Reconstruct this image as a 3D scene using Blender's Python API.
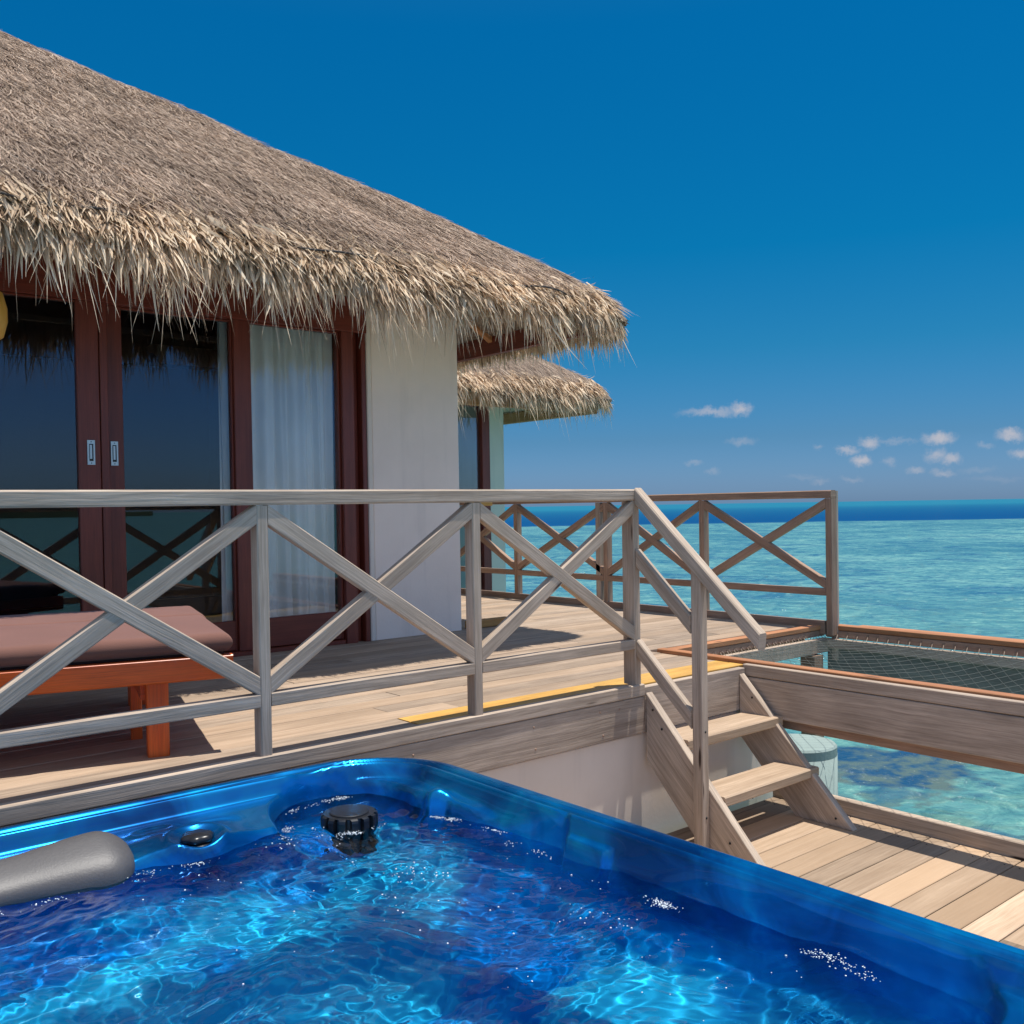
import bpy, math, random
import numpy as np
from mathutils import Vector, Matrix
random.seed(7); rng = np.random.default_rng(7)
S = bpy.context.scene
for o in list(bpy.data.objects): bpy.data.objects.remove(o)
COL = S.collection
R = math.radians

# ------------------------------------------------------------------ camera
YAW, PIT, ROLL, FPX = 0.87158087, -0.01848178, -0.01622399, 970.2826
EYE = Vector((0, 0, .93))
fw = Vector((math.cos(YAW)*math.cos(PIT), math.sin(YAW)*math.cos(PIT), math.sin(PIT)))
rt = Vector((math.sin(YAW), -math.cos(YAW), 0)); up = rt.cross(fw)
r2 = math.cos(ROLL)*rt + math.sin(ROLL)*up; u2 = -math.sin(ROLL)*rt + math.cos(ROLL)*up
cam = bpy.data.cameras.new('camera'); co = bpy.data.objects.new('camera', cam); COL.objects.link(co)
m = Matrix.Identity(4)
for i in range(3):
    m[i][0] = r2[i]; m[i][1] = u2[i]; m[i][2] = -fw[i]; m[i][3] = EYE[i]
co.matrix_world = m
cam.sensor_width = 36; cam.lens = FPX/1024*36; cam.shift_y = 12.7/1024
cam.clip_start = .05; cam.clip_end = 30000
S.camera = co

# ------------------------------------------------------------------ light
TOSUN = Vector((.15, -.085, 1)).normalized()
sl = bpy.data.lights.new('sun', 'SUN'); so = bpy.data.objects.new('sun', sl); COL.objects.link(so)
sl.energy = 4.8; sl.angle = R(.5); sl.color = (1, .95, .87)
so.rotation_euler = TOSUN.to_track_quat('Z', 'Y').to_euler()
S.view_settings.view_transform = 'Standard'; S.view_settings.look = 'None'
S.view_settings.gamma = 1; S.view_settings.exposure = .18
try: S.view_settings.use_curve_mapping = False
except Exception: pass

class N:
    def __init__(s, nt): s.nt = nt
    def __call__(s, t, ins=None, **props):
        n = s.nt.nodes.new(t)
        for k, v in props.items(): setattr(n, k, v)
        for k, v in (ins or {}).items():
            if isinstance(v, bpy.types.NodeSocket): s.nt.links.new(v, n.inputs[k])
            else: n.inputs[k].default_value = v
        return n
    def math(s, op, a, b=0.0, clamp=False):
        n = s('ShaderNodeMath', {0: a, 1: b}, operation=op); n.use_clamp = clamp; return n.outputs[0]
    def mix(s, f, a, b, bt='MIX'):
        n = s('ShaderNodeMix', data_type='RGBA', blend_type=bt)
        for k, v in ((0, f), (6, a), (7, b)):
            if isinstance(v, bpy.types.NodeSocket): s.nt.links.new(v, n.inputs[k])
            elif k == 0: n.inputs[k].default_value = v
            else: n.inputs[k].default_value = (*v[:3], 1)
        return n.outputs[2]
    def ramp(s, f, stops, interp='LINEAR'):
        n = s('ShaderNodeValToRGB', {0: f}); cr = n.color_ramp; cr.interpolation = interp
        while len(cr.elements) > 1: cr.elements.remove(cr.elements[-1])
        cr.elements[0].position = stops[0][0]; c = stops[0][1]; cr.elements[0].color = (*c, 1) if isinstance(c, tuple) else (c, c, c, 1)
        for p, c in stops[1:]:
            e = cr.elements.new(p); e.color = (*c, 1) if isinstance(c, tuple) else (c, c, c, 1)
        return n.outputs[0]
    def noise(s, vec, scale, detail=4, rough=.55, dist=0, dims='3D'):
        n = s('ShaderNodeTexNoise', {'Scale': scale, 'Detail': detail, 'Roughness': rough, 'Distortion': dist}, noise_dimensions=dims)
        if vec is not None: s.nt.links.new(vec, n.inputs['Vector'])
        return n.outputs[0]
    def mapping(s, vec, scale=(1, 1, 1), loc=(0, 0, 0), rot=(0, 0, 0)):
        return s('ShaderNodeMapping', {'Vector': vec, 'Scale': scale, 'Location': loc, 'Rotation': rot}).outputs[0]

# world: Nishita sky, deepened like a polarised noon sky, with small far clouds
w = bpy.data.worlds.new('World'); S.world = w; w.use_nodes = True
w.node_tree.nodes.clear(); n = N(w.node_tree)
sky = n('ShaderNodeTexSky', sky_type='NISHITA', sun_disc=False, sun_elevation=math.asin(TOSUN.z),
        sun_rotation=math.atan2(TOSUN.x, TOSUN.y), air_density=1.0, dust_density=.6, ozone_density=1.6)
tc = n('ShaderNodeTexCoord').outputs['Generated']
sep = n('ShaderNodeSeparateXYZ', {0: tc})
z = sep.outputs[2]
tintf = n.ramp(z, [(0.0, (.40, .72, 1.45)), (.018, (.36, .66, 1.33)), (.065, (.24, .56, .99)), (.155, (.085, .61, .95)), (.25, (.014, .64, 1.0)), (.44, (.004, .675, 1.1)), (.7, (.2, .9, 1.3)), (1, (.6, 1.1, 1.4))])
# the sky is deepest in this direction, paler behind and brightened there as added fill
tintb = n.ramp(z, [(0.0, (.55, .90, 1.6)), (.12, (.45, .85, 1.5)), (.33, (.55, .95, 1.4)), (.46, (1.9, 1.8, 1.55)), (1, (1.5, 1.45, 1.4))])
dfw = n('ShaderNodeVectorMath', {0: tc, 1: (math.cos(YAW), math.sin(YAW), 0)}, operation='DOT_PRODUCT').outputs['Value']
tintf = n.mix(1.0, tintf, (.76, .75, .75), 'MULTIPLY')
tint = n.mix(n('ShaderNodeMapRange', {0: dfw, 1: .35, 2: -.2, 3: 0.0, 4: 1.0}, interpolation_type='SMOOTHSTEP').outputs[0], tintf, tintb)
skyc = n.mix(1.0, sky.outputs[0], tint, 'MULTIPLY')
fx = Vector((math.cos(YAW), math.sin(YAW), 0)); rx = Vector((math.sin(YAW), -math.cos(YAW), 0))
df = n('ShaderNodeVectorMath', {0: tc, 1: tuple(fx)}, operation='DOT_PRODUCT').outputs['Value']
dr = n('ShaderNodeVectorMath', {0: tc, 1: tuple(rx)}, operation='DOT_PRODUCT').outputs['Value']
dfc = n.math('MAXIMUM', df, .02)
X = n.math('DIVIDE', dr, dfc); Z = n.math('DIVIDE', z, dfc)
P2 = n('ShaderNodeCombineXYZ', {0: X, 1: Z, 2: 0.0}).outputs[0]
wob = n('ShaderNodeTexNoise', {'Vector': P2, 'Scale': 55.0, 'Detail': 6.0, 'Roughness': .72})
wv = n('ShaderNodeVectorMath', {0: wob.outputs[1], 1: (.5, .5, .5)}, operation='SUBTRACT').outputs[0]
wv = n('ShaderNodeVectorMath', {0: wv, 'Scale': .022}, operation='SCALE').outputs[0]
P3 = n('ShaderNodeVectorMath', {0: P2, 1: wv}, operation='ADD').outputs[0]
CL = [(.207, .0935, .030, .0045, .7), (.236, .0965, .012, .0055, 1), (.237, .063, .014, .004, .35), (.187, .042, .008, .003, .3), (.208, .034, .008, .003, .25),
      (.361, .0425, .010, .0055, 1), (.346, .053, .012, .0035, .7), (.370, .0605, .011, .005, .9), (.395, .061, .024, .003, .3), (.318, .056, .006, .003, .35),
      (.389, .0405, .008, .004, .35), (.441, .0625, .017, .006, 1), (.438, .0455, .012, .006, .7), (.453, .042, .010, .005, .8), (.417, .031, .009, .004, .5),
      (.446, .029, .011, .004, .5), (.488, .056, .009, .003, .3), (.515, .066, .014, .0055, .95), (.527, .0475, .014, .005, .7), (.350, .023, .012, .003, .25),
      (.318, .021, .009, .003, .25), (.300, .026, .02, .003, .15), (.48, .03, .02, .004, .15), (.50, .02, .03, .003, .12),
      (-.9, .08, .06, .01, .8), (-.6, .05, .05, .008, .7), (.75, .06, .03, .008, .8), (.9, .1, .05, .012, .9)]
acc = None
for cx, cy, a, b, s in CL:
    q = n.mapping(P3, (1/(a*1.3), 1/(b*1.45), 0), (-cx/(a*1.3), -cy/(b*1.45), 0))
    L = n('ShaderNodeVectorMath', {0: q}, operation='LENGTH').outputs['Value']
    v = n('ShaderNodeMapRange', {0: L, 1: 1.1, 2: .0, 3: 0.0, 4: s}, interpolation_type='SMOOTHSTEP').outputs[0]
    acc = v if acc is None else n.math('MAXIMUM', acc, v)
front = n.math('GREATER_THAN', df, .05)
acc = n.math('MULTIPLY', n.math('MULTIPLY', acc, front), .58)
# the clouds behind the camera (mirrored in the doors), their cover raised for added fill
bk = n.noise(n.mapping(tc, (2, 2, 9)), 1.6, 5, .6)
bk = n('ShaderNodeMapRange', {0: bk, 1: .42, 2: .72, 3: 0.0, 4: .75}).outputs[0]
bk = n.math('MULTIPLY', bk, n('ShaderNodeMapRange', {0: z, 1: .22, 2: .55, 3: .18, 4: 1.0}).outputs[0])
bk = n.math('MULTIPLY', bk, n.math('LESS_THAN', df, -.02))
acc = n.math('MAXIMUM', acc, bk)
cl = n.mix(acc, skyc, (6.4, 5.6, 5.4))
bg = n('ShaderNodeBackground', {0: cl, 1: .10})
wo = n('ShaderNodeOutputWorld', {0: bg.outputs[0]})

# ------------------------------------------------------------------ materials
def mat(name, build):
    m = bpy.data.materials.new(name); m.use_nodes = True; nt = m.node_tree; nt.nodes.clear()
    n = N(nt); out = n('ShaderNodeOutputMaterial'); sh = build(n)
    nt.links.new(sh, out.inputs[0]); return m
def bsdf(n, color, rough=.6, bump=None, bd=.002, **kw):
    ins = {'Base Color': color if isinstance(color, bpy.types.NodeSocket) else (*color, 1), 'Roughness': rough}
    ins.update(kw)
    if bump is not None:
        ins['Normal'] = n('ShaderNodeBump', {'Height': bump, 'Distance': bd, 'Strength': 1.0}).outputs[0]
    return n('ShaderNodeBsdfPrincipled', ins).outputs[0]
def wood(name, c0, c1, c2, rough=.75, spread=.35, spec=.3, bd=.0012, knots=True):
    def b(n):
        uv = n('ShaderNodeTexCoord').outputs['UV']
        ri = n('ShaderNodeNewGeometry').outputs['Random Per Island']
        off = n('ShaderNodeCombineXYZ', {0: n.math('MULTIPLY', ri, 37.0), 1: n.math('MULTIPLY', ri, 91.0), 2: ri}).outputs[0]
        uv = n('ShaderNodeVectorMath', {0: uv, 1: off}, operation='ADD').outputs[0]
        warp = n.noise(n.mapping(uv, (1.2, 3, 1)), 1.5, 2, .5)
        uw = n('ShaderNodeVectorMath', {0: uv, 1: n('ShaderNodeCombineXYZ', {1: n.math('MULTIPLY', warp, .035)}).outputs[0]}, operation='ADD').outputs[0]
        g = n.noise(n.mapping(uw, (2.2, 60, 1)), 1.0, 6, .65)
        g2 = n.noise(n.mapping(uw, (.9, 14, 1)), 1.0, 4, .6)
        st = n.noise(n.mapping(uv, (2.5, 5, 1)), 1.0, 5, .6)
        c = n.mix(n.ramp(g, [(.3, 0), (.7, 1)]), c0, c1)
        c = n.mix(n.ramp(g2, [(.46, 0), (.70, .5)]), c, c2)
        fine = n.noise(n.mapping(uw, (5, 210, 1)), 1.0, 3, .7)
        c = n.mix(1.0, c, n.ramp(fine, [(.32, (.74, .73, .72)), (.55, (1.04, 1.04, 1.04))]), 'MULTIPLY')
        c = n.mix(1.0, c, n.ramp(st, [(.3, (.78, .77, .76)), (.65, (1.08, 1.06, 1.04))]), 'MULTIPLY')
        h2 = n.math('FRACT', n.math('MULTIPLY', ri, 57.3))
        c = n.mix(n.math('MULTIPLY', h2, spread), c, tuple(v*k for v, k in zip(c1, (1.05, .88, .70))))
        tone = n.math('ADD', n.math('MULTIPLY', ri, spread), 1-spread/2)
        c = n.mix(1.0, c, n('ShaderNodeCombineXYZ', {0: tone, 1: tone, 2: tone}).outputs[0], 'MULTIPLY')
        if knots:
            vo = n('ShaderNodeTexVoronoi', {'Vector': n.mapping(uv, (1.3, 9, 1)), 'Scale': 1.0}).outputs[0]
            k = n.ramp(vo, [(.045, 1), (.085, 0)])
            c = n.mix(k, c, (.05, .03, .02))
        h = n.math('ADD', g, n.math('MULTIPLY', g2, .6))
        return bsdf(n, c, rough, h, bd, **{'Specular IOR Level': spec})
    return mat(name, b)
M = {}
M['grey'] = wood('weathered_wood', (.35, .285, .225), (.60, .50, .405), (.22, .17, .135), spread=.30, bd=.002)
M['fasc'] = wood('fascia_wood', (.30, .245, .20), (.52, .43, .35), (.17, .13, .10), spread=.3, bd=.002)
M['deck'] = wood('deck_wood', (.28, .215, .165), (.48, .38, .29), (.20, .15, .11), spread=.36, bd=.002, knots=False)
M['deck2'] = wood('spa_deck_wood', (.26, .20, .15), (.49, .395, .305), (.19, .14, .10), spread=.9, bd=.002, knots=False)
M['brown'] = wood('brown_weathered_wood', (.28, .185, .13), (.44, .30, .22), (.18, .11, .08), spread=.25)
M['yellow'] = wood('new_yellow_wood', (.55, .31, .07), (.70, .43, .12), (.45, .22, .05), rough=.5, spread=.15)
M['oldyellow'] = wood('old_yellow_wood', (.42, .22, .07), (.52, .29, .10), (.32, .15, .05), rough=.6, spread=.15)
M['copper'] = wood('reddish_trim_wood', (.38, .165, .075), (.52, .25, .12), (.26, .10, .05), rough=.6, spread=.2)
M['orange'] = wood('varnished_orange_wood', (.66, .095, .005), (.78, .14, .010), (.48, .055, .005), rough=.35, spread=.15, spec=.5, bd=.0003, knots=False)
M['mahog'] = wood('mahogany', (.15, .027, .014), (.21, .042, .022), (.095, .016, .009), rough=.4, spread=.2, spec=.45, bd=.0003, knots=False)
M['rafter'] = wood('rafter_wood', (.42, .19, .08), (.52, .26, .11), (.32, .13, .05), rough=.5, spread=.2, knots=False)
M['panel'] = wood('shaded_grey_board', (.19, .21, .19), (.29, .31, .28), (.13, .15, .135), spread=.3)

def plaster(name, c, c2=None, bd=.001):
    def b(n):
        p = n('ShaderNodeTexCoord').outputs['Object']
        a = n.noise(p, 1.2, 5, .6); f = n.noise(p, 60, 3, .6)
        cc = n.mix(n.ramp(a, [(.35, 0), (.7, 1)]), c, c2 or tuple(x*.88 for x in c))
        stn = n.noise(n.mapping(p, (9, 9, .8)), 1, 5, .6)
        cc = n.mix(n.ramp(stn, [(.52, 0), (.75, .22)]), cc, tuple(x*.55 for x in c))
        return bsdf(n, cc, .85, f, bd, **{'Specular IOR Level': .2})
    return mat(name, b)
M['wall'] = plaster('cream_render', (.92, .77, .66))
M['base'] = plaster('base_render', (.80, .70, .60), (.72, .62, .52), .0005)
M['green'] = plaster('sea_bounce_render', (.62, .64, .53))  # white wall; turquoise bounce off the water is painted into its colour
M['cream'] = plaster('ceiling_board', (.62, .52, .38))
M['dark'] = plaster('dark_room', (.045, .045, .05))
M['conc'] = plaster('pale_concrete', (.30, .38, .36), (.24, .31, .30), .002)

def thatch(name, stops, rough=.8, under=None):
    def b(n):
        ri = n('ShaderNodeNewGeometry').outputs['Random Per Island']
        p = n('ShaderNodeTexCoord').outputs['Object']
        c = n.ramp(ri, stops)
        a = n.noise(p, 1.7, 5, .6)
        c = n.mix(1.0, c, n.ramp(a, [(.3, (.74, .72, .70)), (.7, (1.14, 1.12, 1.1))]), 'MULTIPLY')
        s = bsdf(n, c, rough, None, **{'Specular IOR Level': .25})
        t = n('ShaderNodeBsdfTranslucent', {'Color': c}).outputs[0]
        return n('ShaderNodeMixShader', {0: .30, 1: s, 2: t}).outputs[0]
    return mat(name, b)
M['straw'] = thatch('weathered_thatch', [(0, (.14, .095, .07)), (.2, (.36, .27, .205)), (.7, (.60, .47, .37)), (1, (.84, .68, .53))])
M['leaf'] = thatch('dry_palm_leaf', [(0, (.24, .16, .10)), (.18, (.56, .41, .28)), (.6, (.86, .68, .48)), (1, (.95, .81, .62))])
def tbase(n):
    p = n('ShaderNodeTexCoord').outputs['Object']
    g = n.noise(n.mapping(p, (60, 5, 5)), 1, 5, .7)
    return bsdf(n, n.ramp(g, [(.3, (.09, .062, .045)), (.7, (.36, .27, .20))]), .9, g, .02)
M['tbase'] = mat('thatch_underlayer', tbase)
M['rope'] = mat('dark_cord', lambda n: bsdf(n, (.05, .04, .035), .8))

def glass(n):
    fr = n('ShaderNodeFresnel', {'IOR': 1.52}).outputs[0]
    f = n.math('MULTIPLY', fr, .9, True)
    g = n('ShaderNodeBsdfGlossy', {'Color': (.85, .92, 1, 1), 'Roughness': 0.0}).outputs[0]
    t = n('ShaderNodeBsdfTransparent', {'Color': (.985, .99, .99, 1)}).outputs[0]
    return n('ShaderNodeMixShader', {0: f, 1: t, 2: g}).outputs[0]
M['glass'] = mat('tinted_glass', glass)
M['steel'] = mat('brushed_steel', lambda n: bsdf(n, (.55, .53, .5), .35, None, Metallic=.8))
M['black'] = mat('black_recess', lambda n: bsdf(n, (.01, .01, .01), .5))
def cloth(col, sc=900, tr=.0):
    def b(n):
        p = n('ShaderNodeTexCoord').outputs['Object']
        a = n.noise(p, 3, 4, .5)
        c = n.mix(n.ramp(a, [(.3, 0), (.7, 1)]), col, tuple(x*.86 for x in col))
        s = bsdf(n, c, .9, n.noise(p, 220, 2, .5), .0006, **{'Sheen Weight': .15, 'Specular IOR Level': .15})
        if tr:
            t = n('ShaderNodeBsdfTranslucent', {'Color': (*col, 1)}).outputs[0]
            s = n('ShaderNodeMixShader', {0: tr, 1: s, 2: t}).outputs[0]
        return s
    return b
M['cushion'] = mat('brown_canvas', cloth((.20, .098, .076)))
M['curtain'] = mat('white_curtain', cloth((.92, .90, .84), tr=.12))
def lant(n):
    p = n('ShaderNodeTexCoord').outputs['Object']
    g = n.noise(n.mapping(p, (90, 90, 4)), 1, 3)
    return bsdf(n, n.mix(g, (.65, .28, .03), (.85, .50, .10)), .5)
M['lantern'] = mat('bamboo_lantern', lant)
M['cord'] = mat('net_cord', lambda n: bsdf(n, (.30, .24, .19), .8))
M['netcord'] = mat('dull_net_cord', lambda n: bsdf(n, (.11, .12, .11), .8))

def shell(n):
    p = n('ShaderNodeNewGeometry').outputs['Position']
    wv = n('ShaderNodeTexNoise', {'Vector': p, 'Scale': 1.8, 'Detail': 3.0}).outputs[1]
    q = n('ShaderNodeVectorMath', {0: p, 1: n('ShaderNodeVectorMath', {0: wv, 'Scale': .6}, operation='SCALE').outputs[0]}, operation='ADD').outputs[0]
    a = n.noise(q, 2.6, 4, .55, 1.0)
    b = n.noise(q, 6.0, 5, .6, 1.6)
    c = n.ramp(a, [(.30, (.000, .055, .20)), (.48, (.000, .13, .38)), (.62, (.000, .22, .54)), (.78, (.000, .38, .68))])
    c = n.mix(n.ramp(b, [(.56, 0), (.74, .35)]), c, (.002, .18, .32))
    # seats and floor: turquoise pearl swirls, with glow of sunlit bubbly water painted in
    zz = n('ShaderNodeSeparateXYZ', {0: p}).outputs[2]
    low = n('ShaderNodeMapRange', {0: zz, 1: -.22, 2: -.40, 3: 0.0, 4: 1.0}).outputs[0]
    e = n.noise(q, 1.5, 4, .55, .8)
    spots = None
    for sx, sy, sr in ((1.60, 2.38, .34), (1.25, 2.28, .36), (.75, 2.38, .34), (1.70, 1.64, .26), (1.08, 2.62, .22)):
        L = n('ShaderNodeVectorMath', {0: n.mapping(q, (1/sr, 1/sr, 0), (-(sx+.3)/sr, -(sy+.3)/sr, 0))}, operation='LENGTH').outputs['Value']
        v = n('ShaderNodeMapRange', {0: L, 1: 1.0, 2: .35, 3: 0.0, 4: 1.0}, interpolation_type='SMOOTHSTEP').outputs[0]
        spots = v if spots is None else n.math('MAXIMUM', spots, v)
    e = n.ramp(n.math('ADD', e, n.math('MULTIPLY', spots, .22)), [(.48, 0), (.66, 1)])
    e = n.math('MULTIPLY', e, low)
    c = n.mix(n.math('MULTIPLY', low, .50), c, (.000, .15, .50))
    c = n.mix(n.math('MULTIPLY', e, .50), c, (.05, .62, .78))
    return bsdf(n, c, .24, n.noise(p, 3, 2), .004, **{'Coat Weight': .35, 'Coat Roughness': .02, 'Specular IOR Level': .2, 'Metallic': n.math('MULTIPLY', n.math('SUBTRACT', 1.0, low), .75)})
M['shell'] = mat('blue_marbled_acrylic', shell)
M['blackplastic'] = mat('black_plastic', lambda n: bsdf(n, (.012, .013, .016), .3, None))
def vinyl(n):
    p = n('ShaderNodeTexCoord').outputs['Object']
    return bsdf(n, n.mix(n.noise(p, 90, 4, .7), (.055, .052, .055), (.095, .09, .09)), .50, n.noise(p, 170, 3, .7), .0008, **{'Specular IOR Level': .6})
M['vinyl'] = mat('charcoal_vinyl', vinyl)
def tubwater(n):
    p = n('ShaderNodeTexCoord').outputs['Object']
    fr = n('ShaderNodeFresnel', {'IOR': 1.33}).outputs[0]
    g = n('ShaderNodeBsdfGlossy', {'Color': (1, 1, 1, 1), 'Roughness': .02}).outputs[0]
    t = n('ShaderNodeBsdfRefraction', {'Color': (.72, .94, .99, 1), 'Roughness': 0.0, 'IOR': 1.33}).outputs[0]
    return n('ShaderNodeMixShader', {0: fr, 1: t, 2: g}).outputs[0]
M['tubwater'] = mat('clear_tub_water', tubwater)
M['foam'] = mat('foam_bubble', lambda n: bsdf(n, (.62, .68, .72), .15, None, **{'Specular IOR Level': .8}))

def sea(n):
    p = n('ShaderNodeNewGeometry').outputs['Position']
    rot = (0, 0, -YAW+math.pi/2)
    q = n('ShaderNodeVectorRotate', {'Vector': p, 'Axis': (0, 0, 1), 'Angle': math.pi/2-YAW}, rotation_type='AXIS_ANGLE').outputs[0]   # y runs out to sea
    yy = n('ShaderNodeSeparateXYZ', {0: q}).outputs[1]
    edge = n.math('ADD', yy, n.math('MULTIPLY', n.math('SUBTRACT', n.noise(n.mapping(q, (.012, .0, .0)), 1, 3), .5), 30.0))
    deep = n('ShaderNodeMapRange', {0: edge, 1: 136.0, 2: 146.0, 3: 0.0, 4: 1.0}, interpolation_type='SMOOTHSTEP').outputs[0]
    a = n.noise(n.mapping(q, (.085, .06, .1)), 1, 7, .66, .6)
    b = n.noise(n.mapping(q, (.42, .40, .3)), 1, 7, .70, .8)
    c = n.noise(n.mapping(q, (1.9, 2.7, 1)), 1, 7, .72, 1.2)
    col = n.ramp(a, [(.30, (.025, .13, .18)), (.44, (.06, .20, .23)), (.56, (.10, .27, .275)), (.70, (.18, .36, .32))])
    col = n.mix(n.ramp(b, [(.50, 0), (.60, .9)]), col, (.02, .11, .19))
    col = n.mix(n.ramp(b, [(.32, .6), (.44, 0)]), col, (.23, .44, .36))
    col = n.mix(n.ramp(c, [(.49, 0), (.58, .75)]), col, (.02, .125, .19))
    col = n.mix(n.ramp(c, [(.36, .5), (.44, 0)]), col, (.30, .50, .42))
    # coral heads showing brown through the shallow water near the villa
    rock = n.noise(n.mapping(q, (.45, .6, .5), (1.7, 3.1, 0)), 1, 5, .6, .6)
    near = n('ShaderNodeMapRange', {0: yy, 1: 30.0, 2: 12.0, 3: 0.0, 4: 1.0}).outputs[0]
    col = n.mix(n.math('MULTIPLY', n.ramp(rock, [(.56, 0), (.63, .8)]), near), col, (.055, .085, .07))
    # bright caustic veins painted into the water colour in the first metres
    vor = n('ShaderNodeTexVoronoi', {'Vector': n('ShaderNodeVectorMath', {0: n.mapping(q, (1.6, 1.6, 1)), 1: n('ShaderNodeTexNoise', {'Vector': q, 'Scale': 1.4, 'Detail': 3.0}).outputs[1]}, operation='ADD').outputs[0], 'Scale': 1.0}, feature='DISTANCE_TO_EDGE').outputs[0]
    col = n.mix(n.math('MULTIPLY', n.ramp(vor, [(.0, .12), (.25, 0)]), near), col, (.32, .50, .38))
    ch = n.noise(n.mapping(q, (2.2, 2.6, 1)), 1, 6, .7, 2.0)
    col = n.mix(n.math('MULTIPLY', near, .45), col, (.13, .31, .25))
    col = n.mix(1.0, col, n.mix(near, (1, 1, 1), n.ramp(ch, [(.36, (.50, .66, .74)), (.50, (.95, 1, 1)), (.64, (1.45, 1.30, 1.2))])), 'MULTIPLY')
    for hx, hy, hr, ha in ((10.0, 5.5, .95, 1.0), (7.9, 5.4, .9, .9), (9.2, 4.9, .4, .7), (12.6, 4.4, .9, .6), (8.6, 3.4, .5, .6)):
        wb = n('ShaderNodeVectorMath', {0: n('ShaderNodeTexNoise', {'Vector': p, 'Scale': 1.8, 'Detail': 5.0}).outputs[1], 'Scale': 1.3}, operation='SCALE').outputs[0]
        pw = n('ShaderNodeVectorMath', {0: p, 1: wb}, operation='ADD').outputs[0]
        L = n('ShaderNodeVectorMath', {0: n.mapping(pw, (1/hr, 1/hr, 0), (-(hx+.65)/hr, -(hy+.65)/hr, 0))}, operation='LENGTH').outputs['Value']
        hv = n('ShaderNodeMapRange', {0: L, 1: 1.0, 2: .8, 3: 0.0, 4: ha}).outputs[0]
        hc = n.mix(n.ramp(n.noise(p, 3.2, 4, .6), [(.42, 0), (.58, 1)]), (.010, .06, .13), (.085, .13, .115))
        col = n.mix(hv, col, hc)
    far = n('ShaderNodeMapRange', {0: yy, 1: 170.0, 2: 700.0, 3: 0.0, 4: 1.0}).outputs[0]
    dcol = n.mix(far, (.000, .055, .165), (.012, .15, .235))
    col = n.mix(deep, col, dcol)
    w1 = n.noise(n.mapping(q, (1.1, 1.7, 1)), 1, 6, .65, .5)
    w2 = n.noise(n.mapping(q, (4, 7, 1)), 1, 4, .6, .5)
    h = n.math('ADD', n.math('MULTIPLY', w1, .30), n.math('MULTIPLY', w2, .06))
    fade = n('ShaderNodeMapRange', {0: yy, 1: 5.0, 2: 300.0, 3: .8, 4: .45}).outputs[0]
    bmp = n('ShaderNodeBump', {'Height': h, 'Distance': .7, 'Strength': fade}).outputs[0]
    d = n('ShaderNodeBsdfDiffuse', {'Color': col}).outputs[0]
    g = n('ShaderNodeBsdfGlossy', {'Color': (1, 1, 1, 1), 'Roughness': .08, 'Normal': bmp}).outputs[0]
    fr = n('ShaderNodeFresnel', {'IOR': 1.33, 'Normal': bmp}).outputs[0]
    fr = n.math('MINIMUM', n.math('MULTIPLY', fr, .8), n('ShaderNodeMapRange', {0: yy, 1: 30.0, 2: 140.0, 3: .30, 4: .14}).outputs[0])
    return n('ShaderNodeMixShader', {0: fr, 1: d, 2: g}).outputs[0]
M['sea'] = mat('lagoon_water', sea)

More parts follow.
